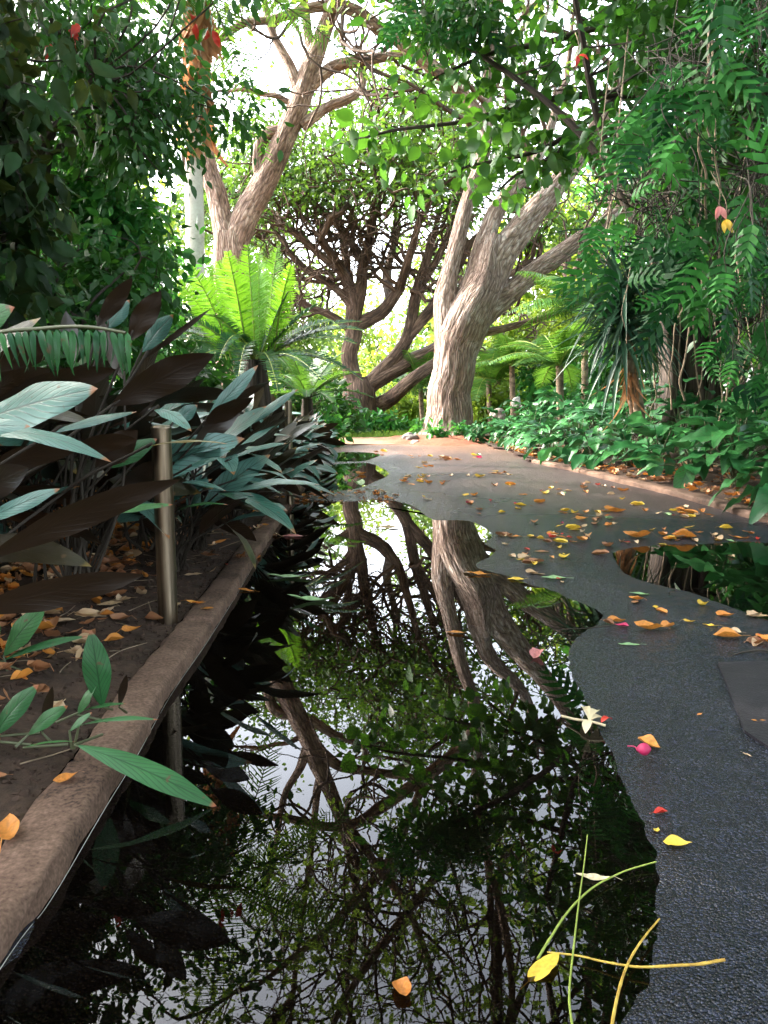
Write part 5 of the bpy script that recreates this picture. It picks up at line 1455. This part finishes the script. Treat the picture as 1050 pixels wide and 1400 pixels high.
for e in E:
    rot = e[6] if len(e) > 6 else None
    onbed = e[0] < 330 and 'kerb' not in e[5].replace('left of the kerb', '')
    o = fall(*e[:5], rot, e[5])
    if e[0] < 320 and 'floating' not in e[5]:
        zz = .042 if 'on the' in e[5] and 'kerb' in e[5] and 'soil' not in e[5] else None
        g = G(e[0], e[1], .042)
        if zz is None:
            for _ in range(4): g = G(e[0], e[1], float(bedz_l(np.array(g[0]), np.array(g[1]))) + .012)
        else: g = G(e[0], e[1], zz)
        o.location = tuple(g)
    o['group'] = 'fallen leaves and petals'

poly = [(455, 612), (640, 608), (700, 618), (760, 640), (900, 676), (1060, 722), (1060, 752), (960, 742), (860, 748), (835, 765), (860, 792), (960, 815), (1060, 850), (1060, 890), (900, 850), (760, 800), (690, 775), (690, 740), (640, 705), (560, 683), (540, 655), (535, 630)]
cols, wts = ['yellow', 'orange', 'brown', 'tan', 'red', 'pale green', 'magenta'], np.array([24, 26, 28, 24, 5, 4, 3.]); wts /= wts.sum()
k_ = 0
poly = np.array(poly, float)
while k_ < 225:
    x, y = rng.uniform(455, 1060), 606 + 285 * rng.random() ** 1.5
    if k_ > 40 and rng.random() < .5:
        g0 = fallen[int(rng.integers(len(fallen)))]; x, y = topx(np.array([g0[3] + rng.normal() * .10, g0[4] + rng.normal() * .10, .01]))
    if not inpoly(np.array([x]), np.array([y]), poly)[0]: continue
    g = G(x, y, .01)
    c = rng.choice(cols, p=wts)
    fall(x, y, min(.16, (.036 + .006 * g[1]) * rng.uniform(.6, 1.35)) * (.6 if c in ('red', 'magenta') else 1), c, rng.choice(['flat', 'curled', 'narrow', 'cupped', 'twisted']), None); k_ += 1
cnt = {}
for o, c, s, x, y, sd in sorted(fallen, key=lambda r: r[4]):
    zone = ('on the near asphalt' if y < 2.9 else 'floating on a puddle' if sd < 0 else 'on the asphalt around the right puddle' if y < 4.4 and x > .6 else 'on the asphalt beside the big puddle' if y < 4.4 else
            'in mid path near the right kerb' if y < 6.6 and x > .9 else 'in mid path' if y < 6.6 else 'on the far asphalt')
    i_ = cnt.get((c, s, zone), 0); cnt[(c, s, zone)] = i_ + 1
    o['label'] = f'{s} {c} leaf {zone}, {ORD[i_]} from the camera'; o['group'] = 'fallen leaves and petals'

# blossom with a stalk, crimson bud
g = G(805, 990, .012)
bl = thing('fallen_blossom', 'dried blossom with cream petals and an orange tip at the puddle rim', 'flower', g)
b = MB(); b.tube(cr(np.vstack([G(768, 979, .006), G(790, 984, .012), g + [0, 0, .006], G(828, 992, .014)]), 5), np.full(16, .0024), 6); b.build('stalk', M_cream, bl)
b = MB()
for t in ((797, 970), (800, 1006), (826, 985), (818, 975)):
    q = G(*t, .012); d = q - g
    blade(b, g + [0, 0, .006], q + [0, 0, .004], .0085, Z, .15, .3, 4, 8, lance(1, .6), rng.random())
b.build('petals', M_cream, bl)
b = MB(); blade(b, G(822, 988, .018), G(836, 984, .014), .006, Z, .2, .3, 4, 8, obl(1), .5); b.build('orange_tip', M_red, bl)
g = G(880, 1027, .02)
bl = thing('fallen_bud', 'crimson flower bud with a thin purple tail on the asphalt', 'flower', (g[0], g[1], .014))
b = MB(); t = np.linspace(0, 1, 9); b.tube(np.stack([g[0] - .012 + .024 * t, g[1] + 0 * t, .024 + 0 * t], 1), .010 * np.sin(np.pi * np.clip(t, .02, .98)) ** .6, 12, flute=.12); b.build('bud', M_magenta, bl)
b = MB(); b.tube(cr(np.vstack([g + [-.01, .002, 0], G(868, 1021, .022), G(858, 1020, .02)]), 5), np.full(11, .0012), 5); b.build('tail', M_magenta, bl)


def stalk(name, pts, r, m, lab, zz=.003):
    b = MB(); c = cr(np.array([G(x, y, zz) + np.array([0, 0, dz]) for x, y, dz in pts]), 8)
    c[:, 2] += .0006 * vnoise(c[:, 0], c[:, 1], 60)
    b.tube(c, np.linspace(r * .5, r * .95, len(c)) * (1 + .18 * (np.sin(np.arange(len(c)) * 1.9) > .93)), 7, flute=.15)
    return tag(b.build(name, m), lab, 'stalk', 'stalks lying on the near puddle')


stalk('leaf_stalk', [(897, 1183, .004), (862, 1191, .003), (820, 1212, .004), (785, 1240, .004), (755, 1280, .002), (735, 1312, .001)], .0017, M_stem_g, 'long bent green stalk lying across the puddle rim')
stalk('leaf_stalk', [(803, 1145, .004), (798, 1190, .006), (791, 1240, .006), (784, 1300, .004), (778, 1360, .002), (782, 1400, .001), (790, 1440, .001)], .0014, M_stem_g, 'thin upright green stalk crossing under the bent one')
stalk('leaf_stalk', [(748, 1303, .001), (800, 1312, .003), (850, 1325, .005), (900, 1331, .008), (950, 1333, .012), (990, 1332, .016)], .0017, M_stem_y, 'straight yellow stalk running from the floating leaf onto the asphalt')
stalk('leaf_stalk', [(901, 1267, .010), (882, 1290, .010), (862, 1318, .008), (848, 1350, .004), (838, 1395, .002), (832, 1440, .001)], .0019, M_stem_y, 'short orange stalk crossing over the straight yellow one')
stalk('twig', [(757, 862, .003), (800, 861, .004), (842, 860, .012)], .0018, M_darkstalk, 'dark straight twig floating at the puddle tip')
stalk('twig', [(1000, 905, .018), (1030, 902, .022), (1060, 903, .022)], .003, M_darkstalk, 'dark twig at the right edge of the near asphalt')

# litter too dense to count
def litter(name, N, fx, lab, mats=None, sz=(.03, .075)):
    objs = {}
    for c, w_ in (('brown', .5), ('tan', .22), ('orange', .28)):
        b = MB(); n = int(N * w_)
        pos = fx(n); n = len(pos)
        for s in ('flat', 'curled', 'narrow', 'twisted'):
            m = rng.random(n) < .25
            p = pos[m]; k = len(p)
            nn = norm(Z[None] + rng.normal(size=(k, 3)) * .45); d = norm(np.stack([rng.normal(size=k), rng.normal(size=k), .1 * rng.normal(size=k)], 1))
            sc = rng.uniform(*sz, k)
            b.scatter(SH[s], p, frames(d, nn), sc)
        tag(b.build(name, CO[c]), lab.replace('dry', {'brown': 'dark brown dry', 'tan': 'pale tan dry', 'orange': 'orange dry'}[c]), 'leaf litter', kind='stuff')


def lx(n):
    y = .45 + 4.2 * rng.random(n) ** 1.3; x = xl(y) - .14 - 1.9 * rng.random(n) ** 1.0 * (1 - .0 * y)
    keep_ = np.clip((xl(y) - .14 - x) / .35, .12, 1)
    x = np.where(rng.random(n) < keep_, x, x - .4)
    return np.stack([x, y, bedz_l(x, y) + .004 + .02 * rng.random(n)], 1)


def rx(n):
    y = 3 + 9 * rng.random(n); x = np.where(y > KR[-1, 1], 1.5, xr(y)) + .12 + .55 * rng.random(n) ** 1.6
    return np.stack([x, y, bedz_r(x, y) + .004 + .02 * rng.random(n)], 1)


def strip(n):
    q = []
    while len(q) < n:
        x = rng.uniform(395, 545); y = 677 + rng.normal() * 4 + (x - 470) * .02
        q.append(G(x, y, .012))
    q = np.array(q); z, _ = pathz(q[:, 0], q[:, 1]); q[:, 2] = np.maximum(z, 0) + .003
    return q


def kgap(n):
    y = 2.2 + 8.5 * rng.random(n); x = xl(y) - .06 + rng.normal(size=n) * .05
    z = np.where(x < xl(y) - .01, .042, .004)
    m = rng.random(n) < np.where(x < xl(y) - .01, .5, .9)
    return np.stack([x, y, z], 1)[m]


litter('leaf_litter', 7000, lx, 'dry leaf litter covering the shaded soil of the left bed', sz=(.03, .066))
litter('leaf_litter', 1500, rx, 'dry leaf litter along the right kerb under the broad-leaved plants')
litter('leaf_litter', 90, strip, 'dry leaf litter washed into the strip between the puddles', sz=(.03, .055))
litter('leaf_litter', 130, kgap, 'dry leaf litter scattered along the left kerb', sz=(.03, .06))

rng = np.random.default_rng(57)
# crumbs of soil and broken twigs over the open earth of the left bed
b = MB(); n = 5200
y = .5 + 2.6 * rng.random(n) ** 1.2; x = xl(y) - .09 - 1.2 * rng.random(n) ** 1.3
pos = np.stack([x, y, bedz_l(x, y) + .001], 1)
CU = (np.array([(-.5, -.5, -.4), (.5, -.45, -.4), (.4, .5, -.4), (-.45, .4, -.4), (-.3, -.3, .4), (.3, -.25, .5), (.25, .3, .4), (-.3, .25, .3)]),
      np.array([(0, 3, 2, 1), (4, 5, 6, 7), (0, 1, 5, 4), (1, 2, 6, 5), (2, 3, 7, 6), (3, 0, 4, 7)]), np.zeros((8, 2)))
b.scatter(CU, pos, frames(rdir(n), rdir(n)), np.stack([rng.gamma(2, .0022, n) + .002, rng.gamma(2, .0022, n) + .002, rng.gamma(2, .002, n) + .002], 1))
tag(b.build('soil_crumbs', M_soil, smooth=False), 'dark crumbs of soil over the open earth of the left bed', 'soil', kind='stuff')
b = MB()
for q in range(230):
    yy = .55 + 3 * rng.random(); xx = float(xl(yy)) - .13 - 1.4 * rng.random() ** 1.2; a = rng.random() * 6.28; L_ = rng.uniform(.03, .16)
    p0 = np.array([xx, yy, float(bedz_l(np.array(xx), np.array(yy))) + .012]); d = np.array([math.cos(a), math.sin(a), rng.normal() * .15])
    b.tube(cr(np.vstack([p0, p0 + d * L_ * .5 + rng.normal(size=3) * .006, p0 + d * L_]), 3), np.linspace(.0016, .0007, 7), 4)
tag(b.build('twig_litter', M_root), 'broken twigs strewn over the left bed', 'twigs', kind='stuff')

# ================================================================== light, sky, camera
SUN_AZ, SUN_EL = R(-66), R(38)          # azimuth from +Y, negative = left
w = bpy.data.worlds.new('World'); scene.world = w; w.use_nodes = True
nt = w.node_tree; nt.nodes.clear()
sky = nt.nodes.new('ShaderNodeTexSky'); sky.sky_type = 'NISHITA'; sky.sun_disc = False
sky.sun_elevation = SUN_EL; sky.sun_rotation = SUN_AZ; sky.dust_density = 4.0; sky.air_density = 1.0; sky.ozone_density = .6
bg = nt.nodes.new('ShaderNodeBackground'); bg.inputs[1].default_value = .15
wo = nt.nodes.new('ShaderNodeOutputWorld')
hsn = nt.nodes.new('ShaderNodeHueSaturation'); hsn.inputs['Saturation'].default_value = .45; hsn.inputs['Value'].default_value = 4.6
nt.links.new(sky.outputs[0], hsn.inputs['Color']); nt.links.new(hsn.outputs[0], bg.inputs[0]); nt.links.new(bg.outputs[0], wo.inputs[0])
sl = bpy.data.lights.new('sun', 'SUN'); sl.energy = 5.0; sl.angle = R(.5); sl.color = (1.0, .90, .76)
so = bpy.data.objects.new('sun', sl); col.objects.link(so)
from mathutils import Vector
sd_ = Vector((math.sin(SUN_AZ) * math.cos(SUN_EL), math.cos(SUN_AZ) * math.cos(SUN_EL), math.sin(SUN_EL)))
so.rotation_euler = sd_.to_track_quat('Z', 'Y').to_euler(); so.location = tuple(sd_ * 40)

cam = bpy.data.cameras.new('camera'); co = bpy.data.objects.new('camera', cam); col.objects.link(co)
co.location = (0, 0, H); co.rotation_euler = (math.pi / 2 - TH, 0, 0)
cam.sensor_fit = 'VERTICAL'; cam.sensor_height = 36; cam.lens = 36 * F / 1400
cam.clip_start = .02; cam.clip_end = 1000
scene.camera = co
scene.view_settings.view_transform = 'Standard'; scene.view_settings.look = 'None'; scene.view_settings.gamma = 1
scene.view_settings.exposure = 1.5
cy = scene.cycles
cy.max_bounces = 10; cy.diffuse_bounces = 4; cy.glossy_bounces = 4; cy.transmission_bounces = 4; cy.transparent_max_bounces = 12
cy.use_denoising = True; cy.denoising_prefilter = 'ACCURATE'; cy.sample_clamp_indirect = 8; cy.caustics_reflective = False; cy.caustics_refractive = False

seen = {}
for o in col.objects:
    if 'label' in o and o.parent is None:
        seen.setdefault(o['label'], []).append(o.name)
        if not 4 <= len(o['label'].split()) <= 16: print('LABEL LEN', o.name, len(o['label'].split()), o['label'])
for k_, v_ in seen.items():
    if len(v_) > 1: print('DUP LABEL', k_, len(v_))
print('objects', len(col.objects), 'polys', sum(len(o.data.polygons) for o in col.objects if o.type == 'MESH'))
